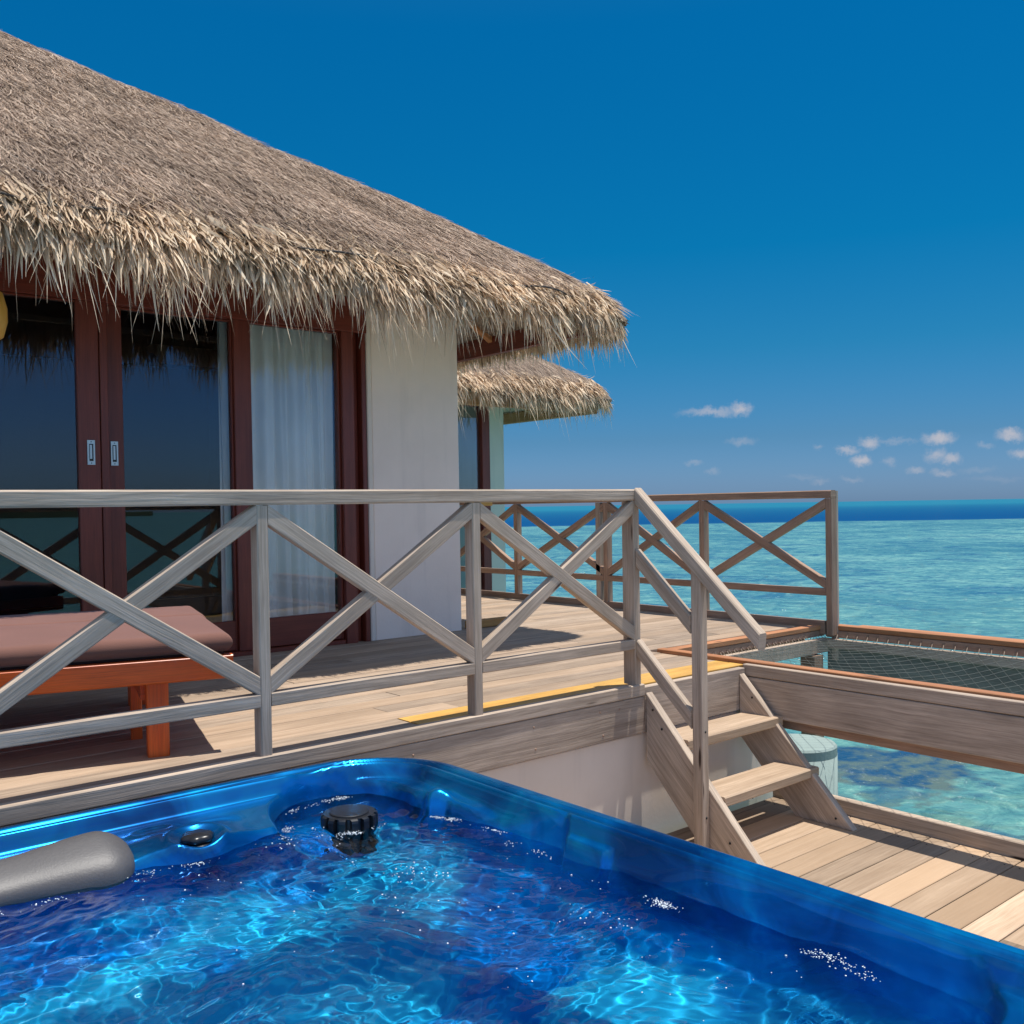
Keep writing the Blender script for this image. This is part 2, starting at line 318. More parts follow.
# ------------------------------------------------------------------ helpers
def prop(o, label=None, cat=None, group=None, kind=None):
    if label: o['label'] = label
    if cat: o['category'] = cat
    if group: o['group'] = group
    if kind: o['kind'] = kind
    return o
def empty(name, loc, label, cat, group=None, rz=0):
    o = bpy.data.objects.new(name, None); COL.objects.link(o); o.location = loc; o.rotation_euler = (0, 0, rz)
    o.empty_display_size = .1
    return prop(o, label, cat, group)
class MB:
    def __init__(s): s.v = []; s.f = []; s.uv = []; s.mi = []; s.sm = []
    def add(s, vs, fs, uvs=None, mi=0, smooth=False):
        b = len(s.v); s.v += [tuple(v) for v in vs]
        for i, f in enumerate(fs):
            s.f.append([b+k for k in f]); s.mi.append(mi); s.sm.append(smooth)
            s.uv += (uvs[i] if uvs else [(0, 0)]*len(f))
        return s
    # a board: runs p0 -> p1, side = direction of its width w, h = other dimension; ends may be cut along plane normals n0, n1
    def beam(s, p0, p1, side, w, h, ch=.004, n0=None, n1=None, mi=0):
        p0 = Vector(p0); p1 = Vector(p1); a = (p1-p0).normalized(); sd = Vector(side); sd = (sd-a*sd.dot(a)).normalized()
        up_ = a.cross(sd).normalized(); x = w/2; y = h/2
        ch = min(ch, x*.45, y*.45)
        prof = [(-x+ch, -y), (x-ch, -y), (x, -y+ch), (x, y-ch), (x-ch, y), (-x+ch, y), (-x, y-ch), (-x, -y+ch)]
        vs = []
        for P, nn in ((p0, n0), (p1, n1)):
            nn = Vector(nn) if nn else a
            for q in prof:
                pt = P+sd*q[0]+up_*q[1]; t = (P-pt).dot(nn)/a.dot(nn); vs.append(pt+a*t)
        L = (p1-p0).length; uo = random.uniform(0, 50); vo = random.uniform(0, 50)
        per = [0]
        for i in range(8):
            q0, q1 = prof[i], prof[(i+1) % 8]; per.append(per[-1]+math.hypot(q1[0]-q0[0], q1[1]-q0[1]))
        fs = []; uv = []
        for i in range(8):
            j = (i+1) % 8; fs.append([i, j, 8+j, 8+i])
            uv.append([(uo, vo+per[i]), (uo, vo+per[i+1]), (uo+L, vo+per[i+1]), (uo+L, vo+per[i])])
        fs.append(list(range(7, -1, -1))); uv.append([(uo+prof[i][0]*.2, vo+prof[i][1]) for i in range(7, -1, -1)])
        fs.append(list(range(8, 16))); uv.append([(uo+prof[i][0]*.2, vo+prof[i][1]) for i in range(8)])
        return s.add(vs, fs, uv, mi)
    def box(s, x0, x1, y0, y1, z0, z1, ch=.003, mi=0):
        dx, dy, dz = x1-x0, y1-y0, z1-z0; cx, cy, cz = (x0+x1)/2, (y0+y1)/2, (z0+z1)/2
        if dx >= dy and dx >= dz: return s.beam((x0, cy, cz), (x1, cy, cz), (0, 1, 0), dy, dz, ch, mi=mi)
        if dy >= dz: return s.beam((cx, y0, cz), (cx, y1, cz), (1, 0, 0), dx, dz, ch, mi=mi)
        return s.beam((cx, cy, z0), (cx, cy, z1), (1, 0, 0), dx, dy, ch, mi=mi)
    def tube(s, pts, r, seg=6, mi=0, cap=True, radii=None):
        pts = [Vector(p) for p in pts]; b = []; vs = []
        prev = None
        for i, p in enumerate(pts):
            t = (pts[min(i+1, len(pts)-1)]-pts[max(i-1, 0)]).normalized()
            a = (Vector((0, 0, 1)) if abs(t.z) < .9 else Vector((1, 0, 0))) if prev is None else prev
            a = (a-t*a.dot(t)).normalized(); prev = a; c = t.cross(a)
            rr = radii[i] if radii else r
            vs += [p+(a*math.cos(2*math.pi*k/seg)+c*math.sin(2*math.pi*k/seg))*rr for k in range(seg)]
        fs = [[i*seg+k, i*seg+(k+1) % seg, (i+1)*seg+(k+1) % seg, (i+1)*seg+k] for i in range(len(pts)-1) for k in range(seg)]
        if cap: fs += [list(range(seg-1, -1, -1)), [(len(pts)-1)*seg+k for k in range(seg)]]
        return s.add(vs, fs, None, mi, True)
    def lathe(s, prof, c, seg=32, mi=0, smooth=True, axis=None):
        vs = [(c[0]+r*math.cos(2*math.pi*k/seg), c[1]+r*math.sin(2*math.pi*k/seg), c[2]+z) for r, z in prof for k in range(seg)]
        fs = [[i*seg+k, i*seg+(k+1) % seg, (i+1)*seg+(k+1) % seg, (i+1)*seg+k] for i in range(len(prof)-1) for k in range(seg)]
        fs += [list(range(seg-1, -1, -1)), [(len(prof)-1)*seg+k for k in range(seg)]]
        return s.add(vs, fs, None, mi, smooth)
    def build(s, name, mats, parent=None):
        if not isinstance(mats, (list, tuple)): mats = [mats]
        me = bpy.data.meshes.new(name); me.from_pydata(s.v, [], s.f)
        uvl = me.uv_layers.new(name='UVMap'); uvl.data.foreach_set('uv', np.array(s.uv, 'f').ravel())
        me.polygons.foreach_set('material_index', s.mi); me.polygons.foreach_set('use_smooth', s.sm)
        for m_ in mats: me.materials.append(m_)
        me.update()
        o = bpy.data.objects.new(name, me); COL.objects.link(o)
        if parent is not None:
            o.parent = parent
            q = parent; off = Vector((0, 0, 0)); 
            chain = []
            while q is not None: chain.append(q); q = q.parent
            mw = Matrix.Identity(4)
            for q in reversed(chain): mw = mw @ Matrix.LocRotScale(q.location, q.rotation_euler, q.scale)
            o.matrix_parent_inverse = Matrix.Identity(4)
            if not getattr(s, 'local', False): me.transform(mw.inverted())
        return o
def nmesh(name, v, f, mats, parent=None, smooth=True, mi=None):
    """fast mesh from numpy arrays; f is an (n,4) array"""
    me = bpy.data.meshes.new(name); nv, nf = len(v), len(f); k = f.shape[1]
    me.vertices.add(nv); me.vertices.foreach_set('co', v.astype('f').ravel())
    me.loops.add(nf*k); me.loops.foreach_set('vertex_index', f.astype('i').ravel())
    me.polygons.add(nf); me.polygons.foreach_set('loop_start', np.arange(0, nf*k, k, dtype='i'))
    try: me.polygons.foreach_set('loop_total', np.full(nf, k, 'i'))
    except Exception: pass
    me.polygons.foreach_set('use_smooth', np.full(nf, smooth, bool))
    for m_ in (mats if isinstance(mats, list) else [mats]): me.materials.append(m_)
    if mi is not None: me.polygons.foreach_set('material_index', mi.astype('i'))
    me.update(calc_edges=True); me.validate()
    o = bpy.data.objects.new(name, me); COL.objects.link(o)
    if parent is not None:
        o.parent = parent; me.transform(Matrix.LocRotScale(parent.location, parent.rotation_euler, parent.scale).inverted())
    return o

# ------------------------------------------------------------------ sea
def ring_sheet(name, rad, m_, z0):
    rs = [0, 2, 5, 10, 20, 40, 80, 160, 320, 700, 1500, 4000, 9000, rad]; k = 64; v = [(0, 0, z0)]; f = []
    for r in rs[1:]: v += [(r*math.cos(2*math.pi*i/k), r*math.sin(2*math.pi*i/k), z0) for i in range(k)]
    f = [[0, 1+i, 1+(i+1) % k] for i in range(k)]
    for j in range(len(rs)-2):
        a = 1+j*k; b = a+k; f += [[a+i, b+i, b+(i+1) % k, a+(i+1) % k] for i in range(k)]
    mb = MB(); mb.add(v, f); o = mb.build(name, m_); return prop(o, kind='structure')
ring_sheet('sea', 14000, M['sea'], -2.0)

# a low wooded island on the horizon behind the camera: it shows mirrored in the glass doors
isl = []; fa = []
for i in range(61):
    a = -130 + i*1.0; h = (6+9*math.sin(i/60*math.pi)+random.uniform(-2.5, 2.5))*(1 if 2 < i < 58 else .3)
    for rr, hh in ((900, -2.2), (905, max(.3, h*.6)), (925, h), (990, h*.8), (1040, -2.2)):
        isl.append((rr*math.cos(R(a)), rr*math.sin(R(a)), hh))
for i in range(60):
    for k in range(4): fa.append([i*5+k, i*5+5+k, i*5+6+k, i*5+1+k])
mb = MB(); mb.add(isl, fa); o = mb.build('island', mat('island_forest', lambda n: bsdf(n, n.mix(n.noise(n('ShaderNodeNewGeometry').outputs['Position'], .05, 5), (.02, .035, .012), (.06, .08, .03)), .9)))
prop(o, kind='structure')

# ------------------------------------------------------------------ decks
V0 = 3.41                      # front face of the upper deck
up_deck = MB()
y = 3.462; k = 0
yn = []
while y < 9.6:
    wd = .138; x0 = -5.0; x1 = 6.40
    if y < 3.6: x1 = 2.385     # the first board ends where the new yellow one starts
    if y < 4.13-.03: x1 = min(x1, 4.66)
    # boards are laid in lengths
    cuts = [x0]
    xx = x0+random.uniform(1.2, 2.6)
    while xx < x1-.7: cuts.append(xx); xx += random.uniform(1.8, 3.2)
    cuts.append(x1)
    if 3.45 < y < 3.6:
        for a, b in zip(cuts[:-1], cuts[1:]): up_deck.box(a+.0015, b-.0015, y, y+.2, -.04, -.012+random.uniform(-.001, .001), .002)
        y += .204; continue
    for a, b in zip(cuts[:-1], cuts[1:]): up_deck.box(a+.0015, b-.0015, y, y+wd, -.04, -.012+random.uniform(-.0015, .0015), .003)
    y += wd+.005
ud = up_deck.build('upper_deck', M['deck']); prop(ud, kind='structure')
mb = MB(); mb.box(2.39, 4.655, 3.462, 3.56, -.04, -.010, .003); mb.box(2.39, 4.655, 3.563, 3.662, -.04, -.011, .003)
mb.build('new_plank', M['yellow'], ud)
mb = MB(); mb.box(-5, 3.745, V0-.005, 3.457, -.062, 0, .004); mb.build('edge_cap', M['grey'], ud)
mb = MB(); mb.box(-5, 3.745, V0, 3.445, -.255, -.065, .003); mb.box(3.75, 4.60, V0, 3.455, -.255, -.018, .003)
mb.build('fascia_board', M['fasc'], ud)
mb = MB(); mb.box(-5, 6.4, 3.50, 9.6, -.2, -.045, .003)   # joist body under the boards
jb = mb; mb.v = []; mb.f = []; mb.uv = []; mb.mi = []; mb.sm = []
for q in (3.6, 4.19, 5.2, 6.2, 7.4, 8.6): jb.box(-5 if q > 4.15 else -5, 6.4 if q > 4.15 else 4.6, q, q+.06, -.22, -.043, .003)
for q in (-4, -3, -2, -1, 0, 1, 2, 3, 4, 5, 6): jb.box(q, q+.06, 3.6 if q < 4.5 else 4.19, 9.5, -.235, -.225, .003)
jb.build('joist', M['brown'], ud)
for x_, z_ in ((2.30, -.115), (2.98, -.105), (3.42, -.10), (3.56, -.105), (1.75, -.12), (3.44, -.22), (2.99, -.21)):
    q_ = MB(); q_.tube([(x_, V0+.001, z_), (x_, V0-.0015, z_)], .0055, 8); q_.build('screw', M['brown'], ud)
mb = MB(); mb.box(6.40, 6.45, 4.02, 9.6, -.06, .042, .004); mb.build('toe_board', M['brown'], ud)

low = MB(); y = -1.6
bw = .148
while y < 3.32:
    # the hot tub stands in a well of this deck, boards run past it
    cuts = [2.2, 4.755]
    if random.random() < .5: cuts.insert(1, random.uniform(3.0, 3.9))
    for a, b in zip(cuts[:-1], cuts[1:]): low.box(a+.001, b-.001, y, min(y+bw-.005, 3.335), -.82, -.78+random.uniform(-.001, .001), .003)
    y += bw
y = -1.6
while y < 3.32:
    low.box(-1.2, 2.197, y, min(y+bw-.005, 3.335), -.82, -.781, .003); y += bw
ld = low.build('lower_deck', M['deck2']); prop(ld, kind='structure')
mb = MB(); mb.box(4.76, 4.81, -1.6, 3.34, -.86, -.70, .005); mb.build('kerb', M['grey'], ld)
mb = MB()
for y_ in (-1.4, 0, 1.4, 2.8): mb.box(-1.2, 4.74, y_, y_+.07, -.98, -.83, .003)
mb.build('joist', M['brown'], ld)
nails = MB()
y = -1.6
while y < 3.3:
    for x_ in (4.62, 4.12 if False else 4.60):
        pass
    for dy in (.03, .11): nails.lathe([(.004, 0), (.004, .0015)], (4.64, y+dy, -.780), 8)
    y += bw
nails.build('screw_head', M['black'], ld)

mb = MB(); mb.box(-5, 4.9, 3.438, 3.60, -3.0, -.257, .01)
o = mb.build('base_wall', M['base']); prop(o, 'cream rendered base wall under the edge of the upper deck behind the steps', 'wall')

# concrete piles in the lagoon
def pile(x, y, zt, r, label, grp=None):
    e = empty('concrete_pile', (x, y, -3), label, 'pile', grp)
    mb = MB(); mb.lathe([(r, -3), (r, zt-.065)], (x, y, 0), 48); mb.build('shaft', M['conc'], e)
    mb = MB(); mb.lathe([(r*.995, zt-.064), (r*.995, zt-.012), (r*.95, zt)], (x, y, 0), 48, smooth=False); mb.build('pile_cap', M['conc'], e)
pile(5.26, 3.50, -.575, .235, 'round pale concrete pile standing in the sea right behind the steps')
mb = MB(); mb.box(6.23, 6.35, 4.0, 4.12, -2.6, -.2, .005); o = mb.build('timber_post', M['brown']); prop(o, 'dark square post in the sea seen through the corner of the net', 'post')

# ------------------------------------------------------------------ railings
def rail_run(name, axis, fixed, stops, pw, pd, ztop, label, extra=None, mat_='grey', faceneg=True, lastwide=None, top_ext=(0, 0), pbase=0.0, btop=.237, flip=False):
    """axis 0: run along x at y=fixed ; axis 1: run along y at x=fixed. stops = (start, end) of each post"""
    def P(s, d, z): return (s, fixed+d, z) if axis == 0 else (fixed+d, s, z)
    A = (1, 0, 0) if axis == 0 else (0, 1, 0); D = (0, 1, 0) if axis == 0 else (1, 0, 0)
    a0, a1 = stops[0][0], stops[-1][1]
    root = empty(name, P(a0, 0, 0), label, 'railing')
    mb = MB(); mb.beam(P(a0-top_ext[0], .03, ztop-.029), P(a1+top_ext[1], .03, ztop-.029), D, .066, .058, .007); mb.build('top_rail', M[mat_], root)
    for i, (s0, s1) in enumerate(stops):
        mb = MB(); d_ = pd if not (lastwide and i == len(stops)-1) else lastwide
        c = (s0+s1)/2
        mb.beam(P(c, d_/2+.002, pbase), P(c, d_/2+.002, ztop-.060), D, d_, s1-s0, .004); mb.build('post', M[mat_], root)
    for i in range(len(stops)-1):
        b0, b1 = stops[i][1], stops[i+1][0]
        mb = MB(); mb.beam(P(b0, .026, btop-.026), P(b1, .026, btop-.026), D, .050, .052, .004); mb.build('bottom_rail', M[mat_], root)
        zl, zh = btop+.030, ztop-.058-.036
        for j, (za, zb) in enumerate(((zh, zl), (zl, zh))):
            d = .0250 if (j == 0) != flip else .0275
            mb = MB(); mb.beam(P(b0, d, za), P(b1, d, zb), D, .046, .062, .004, n0=A, n1=A)
            mb.build('brace', M[mat_], root)
    return root
rail_run('deck_railing', 0, V0, [(-1.50, -1.455), (-.455, -.41), (.59, .635), (1.616, 1.661), (2.640, 2.686), (3.684, 3.729)], .045, .062, 1.01,
         'weathered grey railing with crossed braces along the front edge of the upper deck', lastwide=.085)
rail_run('deck_railing', 1, 6.403, [(3.958, 4.010), (5.140, 5.195), (6.26, 6.315), (7.54, 7.595), (8.75, 8.805)], .07, .066, 1.015,
         'brown wooden railing with crossed braces on the far sea side of the upper deck', mat_='brown', pbase=-.06, btop=.284, flip=True)
# grey capping piece on the outer side of the end post
sr = [o for o in bpy.data.objects if o.name.startswith('deck_railing')][-1]
mb = MB(); mb.beam((6.484, 3.982, -.25), (6.484, 3.982, 1.010), (1, 0, 0), .026, .052, .004); mb.build('post', M['grey'], sr)
mb = MB(); mb.beam((6.44, 6.385, -.06), (6.44, 6.385, .955), (1, 0, 0), .07, .06, .005); mb.build('post', M['grey'], sr)

# ------------------------------------------------------------------ steps
st = empty('wooden_steps', (4.2, 3.0, -.78), 'short flight of grey wooden steps with a sloping handrail down to the spa deck', 'steps')
def stringer(x0, x1):
    # parallelogram board in the y-z plane
    pr = [(V0-.003, -.045), (2.735, -.742), (2.700, -.7795), (3.045, -.7795), (V0-.003, -.400)]
    n_ = len(pr); vs = [(x0, a, b) for a, b in pr]+[(x1, a, b) for a, b in pr]
    fs = [list(range(n_)), list(range(2*n_-1, n_-1, -1))]+[[i, n_+i, n_+(i+1) % n_, (i+1) % n_] for i in range(n_)]
    def uvof(p): a = (p[1]+p[2])*.707; b = (p[1]-p[2])*.707; return (a, b+p[0])
    mb = MB(); mb.add(vs, fs, [[uvof(vs[k_]) for k_ in f] for f in fs]); o = mb.build('stringer', M['grey'], st)
    bv = o.modifiers.new('b', 'BEVEL'); bv.width = .003; bv.segments = 1
stringer(3.755, 3.802); stringer(4.545, 4.590)
mb = MB(); mb.box(3.80, 4.612, 3.165, 3.385, -.315, -.262, .006); mb.build('tread', M['deck2'], st)
mb = MB(); mb.box(3.80, 4.612, 2.940, 3.165, -.552, -.502, .006); mb.build('tread', M['deck2'], st)
mb = MB(); mb.beam((3.727, 3.028, -.7795), (3.727, 3.028, .62), (1, 0, 0), .052, .06, .004); mb.build('handrail_post', M['grey'], st)
sl_ = -.905
def slope(y0, z0, y1, x, w_, h_, name, n1=None, n0=(0, 1, 0)):
    mb = MB(); z1 = z0+sl_*(y0-y1); c = h_/2/math.cos(math.atan(sl_))
    mb.beam((x, y0, z0-c), (x, y1, z1-c), (1, 0, 0), w_, h_, .006, n0=n0, n1=n1 or (0, 1, 0)); mb.build(name, M['grey'], st)
slope(3.406, 1.017, 2.655, 3.716, .056, .064, 'handrail', n1=(0, 1, .12))
slope(3.406, .702, 3.060, 3.712, .042, .068, 'side_rail')
slope(3.406, .235, 3.060, 3.712, .042, .068, 'side_rail')
for (y_, z_, x_) in ((3.36, -.13, 3.7545), (3.30, -.22, 3.7545), (2.88, -.70, 3.7545), (3.32, -.17, 4.5445), (2.80, -.735, 4.5445)):
    mb = MB(); mb.tube([(x_, y_, z_), (x_-.003, y_, z_)], .006, 8); mb.build('screw', M['black'], st)
for z_ in (-.18, -.6):
    mb = MB(); mb.tube([(3.727, 2.999, z_), (3.727, 2.996, z_)], .006, 8); mb.build('screw', M['black'], st)

# ------------------------------------------------------------------ net platform
nt_ = empty('net_platform', (5.5, 3.0, -.1), 'rope net stretched in a wooden frame over the sea beside the steps', 'net')
mb = MB(); mb.box(4.611, 4.652, -1.2, 3.430, -.066, 0, .004); mb.box(4.611, 4.650, -1.2, 3.430, -.285, -.070, .004); mb.build('outer_beam', M['fasc'], nt_)
mb = MB(); mb.box(4.668, 4.735, -1.2, 4.125, -.345, -.030, .004); mb.build('inner_beam', M['brown'], nt_)
mb = MB()
mb.box(4.664, 4.730, -1.2, 4.130, -.026, .012, .004)
mb.box(4.732, 6.470, 4.055, 4.125, -.026, .008, .004)
mb.box(6.475, 6.560, -1.2, 4.128, -.026, .010, .004); mb.box(6.565, 6.66, -1.2, 3.86, -.03, .004, .004)
mb.build('trim_board', M['copper'], nt_)
mb = MB()
mb.box(4.74, 6.46, 4.065, 4.11, -.075, -.030, .003); mb.box(6.480, 6.54, -1.2, 4.06, -.085, -.030, .003)
mb.build('lacing_strip', M['brown'], nt_)
mb = MB(); mb.box(4.74, 6.44, 4.02, 4.06, -.19, -.085, .003); mb.box(6.44, 6.478, -1.2, 4.05, -.16, -.09, .003); mb.build('cleat', M['grey'], nt_)
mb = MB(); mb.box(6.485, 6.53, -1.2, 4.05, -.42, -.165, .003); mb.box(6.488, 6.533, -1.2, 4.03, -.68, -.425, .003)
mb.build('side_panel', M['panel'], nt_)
# the net itself: two sets of cords, sagging in the middle
X0, X1, Y0, Y1 = 4.735, 6.445, -1.1, 4.02
def sagz(x, y):
    a = math.sin(math.pi*(x-X0)/(X1-X0)); b = math.sin(math.pi*min(1, max(0, (Y1-y)/1.6))*.5)
    return -.095-.22*max(a, 0)*b
mb = MB()
sp = .066; jit = lambda: random.uniform(-.008, .008)
def cordline(x0, y0, x1, y1):
    L = math.hypot(x1-x0, y1-y0); k_ = max(2, int(L/.16)); pts = []
    for i in range(k_+1):
        t = i/k_; x = x0+(x1-x0)*t; y_ = y0+(y1-y0)*t; e = 0 if i in (0, k_) else 1
        pts.append((x+jit()*e, y_+jit()*e, sagz(x, y_)+(jit()*.6 if e else 0)))
    mb.tube(pts, .0016, 3, cap=False)
W_, H_ = X1-X0, Y1-Y0
d = -H_
while d < W_:
    # diagonals x - X0 = d + (y - Y0)
    ya = Y0+max(0, -d); xa = X0+max(0, d); t = min(X1-xa, Y1-ya)
    if t > .05: cordline(xa, ya, xa+t, ya+t)
    t = min(X1-xa, Y1-ya)
    if t > .05: cordline(xa, Y1-(ya-Y0), xa+t, Y1-(ya-Y0)-t)
    d += sp*1.414
mb.build('net', M['netcord'], nt_)
mb = MB(); lp = []   # lacing rope round the frame
x = X0+.04
while x < X1:
    lp += [(x-.02, 4.03, -.10), (x-.005, 4.09, -.028), (x+.01, 4.03, -.085), (x+.03, 3.99, -.10)]; x += .075
y_ = 3.96
while y_ > -1.0:
    lp += [(6.435, y_+.02, -.10), (6.50, y_, -.029), (6.43, y_-.015, -.09)]; y_ -= .08
mb.tube(lp, .0025, 4)
mb.build('lacing_rope', M['cord'], nt_)

# ------------------------------------------------------------------ villa
VW = 5.94
villa = empty('thatched_villa', (2, 7, 0), 'cream villa with dark red sliding glass doors under a big shaggy palm-thatch roof', 'house')
def wallbox(x0, x1, y0, y1, z0, z1, name='wall', m_='wall', parent=villa, ch=.012):
    mb = MB(); mb.box(x0, x1, y0, y1, z0, z1, ch); return mb.build(name, M[m_], parent)
wallbox(3.700, 4.482, VW, VW+.2, 0-.01, 2.75)
wallbox(4.30, 4.480, VW+.203, 9.39, -.01, 2.75)
wallbox(-3.0, -.45, VW, VW+.2, -.01, 2.75)
wallbox(-3.0, 4.29, VW+4.2, VW+4.4, -.01, 2.9)
wallbox(-3.0, -2.8, VW+.203, VW+4.19, -.01, 2.75)
wallbox(-.44, 3.69, VW+.05, VW+.2, 2.44, 2.95)       # over the header
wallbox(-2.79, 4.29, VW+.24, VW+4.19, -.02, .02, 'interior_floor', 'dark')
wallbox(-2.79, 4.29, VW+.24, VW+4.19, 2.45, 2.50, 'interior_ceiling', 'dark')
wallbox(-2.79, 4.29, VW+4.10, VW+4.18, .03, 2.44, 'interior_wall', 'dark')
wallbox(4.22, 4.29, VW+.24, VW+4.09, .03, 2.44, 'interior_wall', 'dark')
mb = MB(); mb.box(-.44, 3.66, VW-.02, VW+.12, 2.172, 2.415, .004); mb.build('door_header', M['mahog'], villa)
def panel(name, x0, x1, yf, ls, rs, label=None, handle=None, zt=2.171, bot=.215, top=.012, thick=.05):
    """a framed glass leaf: ls / rs = width of its left and right stile"""
    e = MB(); e.box(x0, x0+ls, yf, yf+thick, .02, zt, .004); e.box(x1-rs, x1, yf, yf+thick, .02, zt, .004)
    e.box(x0+ls+.001, x1-rs-.001, yf+.004, yf+thick-.004, .022, bot, .004); e.box(x0+ls+.001, x1-rs-.001, yf+.004, yf+thick-.004, zt-top, zt-.001, .003)
    f = e.build(name, M['mahog'], villa)
    if label: f['label'] = label
    g = MB(); g.box(x0+ls-.004, x1-rs+.004, yf+.022, yf+.028, bot-.004, zt-top+.004, .0005); g.build('glass_pane', M['glass'], f)
    if handle is not None:
        h = MB(); hx, hz = handle; yy_ = yf-.004
        h.box(hx-.022, hx+.022, yy_-.002, yf-.0005, hz-.072, hz+.072, .003)
        h.box(hx-.011, hx+.011, yy_-.005, yy_-.0021, hz-.050, hz+.050, .002, mi=1)
        h.box(hx-.010, hx+.003, yy_-.010, yy_-.0055, hz-.038, hz+.044, .003)
        for s_ in (-.062, .062): h.tube([(hx, yy_-.0035, hz+s_), (hx, yy_-.002, hz+s_)], .003, 8, mi=1)
        h.build('door_handle', [M['steel'], M['black']], f)
panel('sliding_door', .83, 1.838, VW+.0, .12, .125, handle=(1.782, 1.288))
panel('sliding_door', 1.845, 2.69, VW+.055, .145, .012, handle=(1.932, 1.288))
panel('fixed_window', 2.69, 3.465, VW+.03, .118, .012, top=.012)
panel('sliding_door', -.42, .822, VW+.055, .12, .12)
mb = MB(); mb.box(1.842, 1.886, VW-.003, VW+.052, .02, 2.171, .003); mb.build('door_stile', M['mahog'], villa)
mb = MB(); mb.box(3.467, 3.560, VW-.006, VW+.12, -.01, 2.171, .004); mb.box(3.562, 3.618, VW+.05, VW+.13, -.01, 2.171, .004)
mb.box(3.620, 3.655, VW-.012, VW+.12, -.01, 2.171, .004); mb.build('door_post', M['mahog'], villa)
mb = MB(); mb.box(-.44, 3.46, VW+.0, VW+.13, -.012, .018, .004); mb.build('door_sill', M['mahog'], villa)
mb = MB(); mb.box(3.660, 3.697, VW-.018, VW+.1, -.008, 2.42, .006); mb.build('edge_strip', M['base'], villa)
# eave boards, ceiling and rafters
mb = MB(); mb.box(-3.6, 5.09, 5.02, 5.06, 2.20, 2.235, .003); mb.build('eave_trim', M['cream'], villa)
mb = MB(); mb.box(-3.6, 5.09, 5.022, 5.058, 2.237, 2.37, .003); mb.box(5.092, 5.15, 5.02, 11.9, 2.20, 2.365, .004); mb.build('eave_beam', M['mahog'], villa)
EX, EY = 5.24, 4.80       # eave edge of the thatch
def roofz(d): return 2.40+.66*d
def dist(x, y, ex=EX, ey=EY, k=.16):
    a = ex-x; b = y-ey; h = np.clip(.5+.5*(b-a)/k, 0, 1)
    return b*(1-h)+a*h-k*h*(1-h)
# soffit follows the roof slope
mb = MB()
def sz(d): return roofz(d)-.22
AX, AY = 5.14, 5.03
hipz = lambda d_: 2.375+.60*d_
mb.add([(-3.6, AY, hipz(0)), (AX, AY, hipz(0)), (AX-1.3, AY+1.3, hipz(1.3)), (-3.6, AY+1.3, hipz(1.3))], [[3, 2, 1, 0]], None)
mb.add([(AX, AY, hipz(0)), (AX, 11.9, hipz(0)), (AX-1.3, 11.9, hipz(1.3)), (AX-1.3, AY+1.3, hipz(1.3))], [[3, 2, 1, 0]], None)
mb.build('eave_ceiling', M['cream'], villa)
for yy_ in (5.65, 6.3, 6.95, 7.6, 8.3, 9.0):
    mb = MB(); mb.beam((AX-.02, yy_, hipz(0)-.045), (AX-.98, yy_, hipz(.96)-.045), (0, 1, 0), .055, .085, .004); mb.build('rafter', M['rafter'], villa)
mb = MB(); mb.beam((AX-.04, AY+.04, hipz(0)-.03), (AX-.95, AY+.95, hipz(.91)-.03), (.7, .7, 0), .06, .10, .004); mb.build('rafter', M['rafter'], villa)
for xx in (4.55, 3.9, 3.25, 2.6, 1.95, 1.3, .65, 0, -.65, -1.3):
    mb = MB(); mb.beam((xx, AY+.03, hipz(0)-.045), (xx, AY+.98, hipz(.96)-.045), (1, 0, 0), .055, .085, .004); mb.build('rafter', M['rafter'], villa)

def strips(base, dirv, length, width, droop, nseg, yawr, lift, twist):
    """leaf strips as numpy: base (n,3), dirv (n,3) unit, returns verts, faces"""
    n_ = len(base); t = np.linspace(0, 1, nseg+1)
    upv = np.array([0, 0, 1.])
    side = np.cross(dirv, upv); side /= np.linalg.norm(side, axis=1)[:, None]+1e-9
    nrm = np.cross(side, dirv)
    side = side*np.cos(twist)[:, None]+nrm*np.sin(twist)[:, None]
    V = np.empty((n_, nseg+1, 2, 3))
    bend = rng.normal(0, .22, n_)
    for i, tt in enumerate(t):
        c = base+dirv*(length*tt)[:, None]
        c = c+nrm*(lift*tt)[:, None]
        c[:, 2] -= droop*tt**2
        c += np.cross(dirv, upv)*(bend*length*tt**2)[:, None]
        wd = width*(1-.92*tt**1.6)*(.6+.4*min(1, tt*4))
        V[:, i, 0] = c-side*(wd/2)[:, None]; V[:, i, 1] = c+side*(wd/2)[:, None]
    vs = V.reshape(-1, 3); b = (np.arange(n_)*(nseg+1)*2)[:, None]
    F = []
    for i in range(nseg): F.append(b+np.array([2*i, 2*i+1, 2*i+3, 2*i+2]))
    return vs, np.stack(F, 1).reshape(-1, 4)

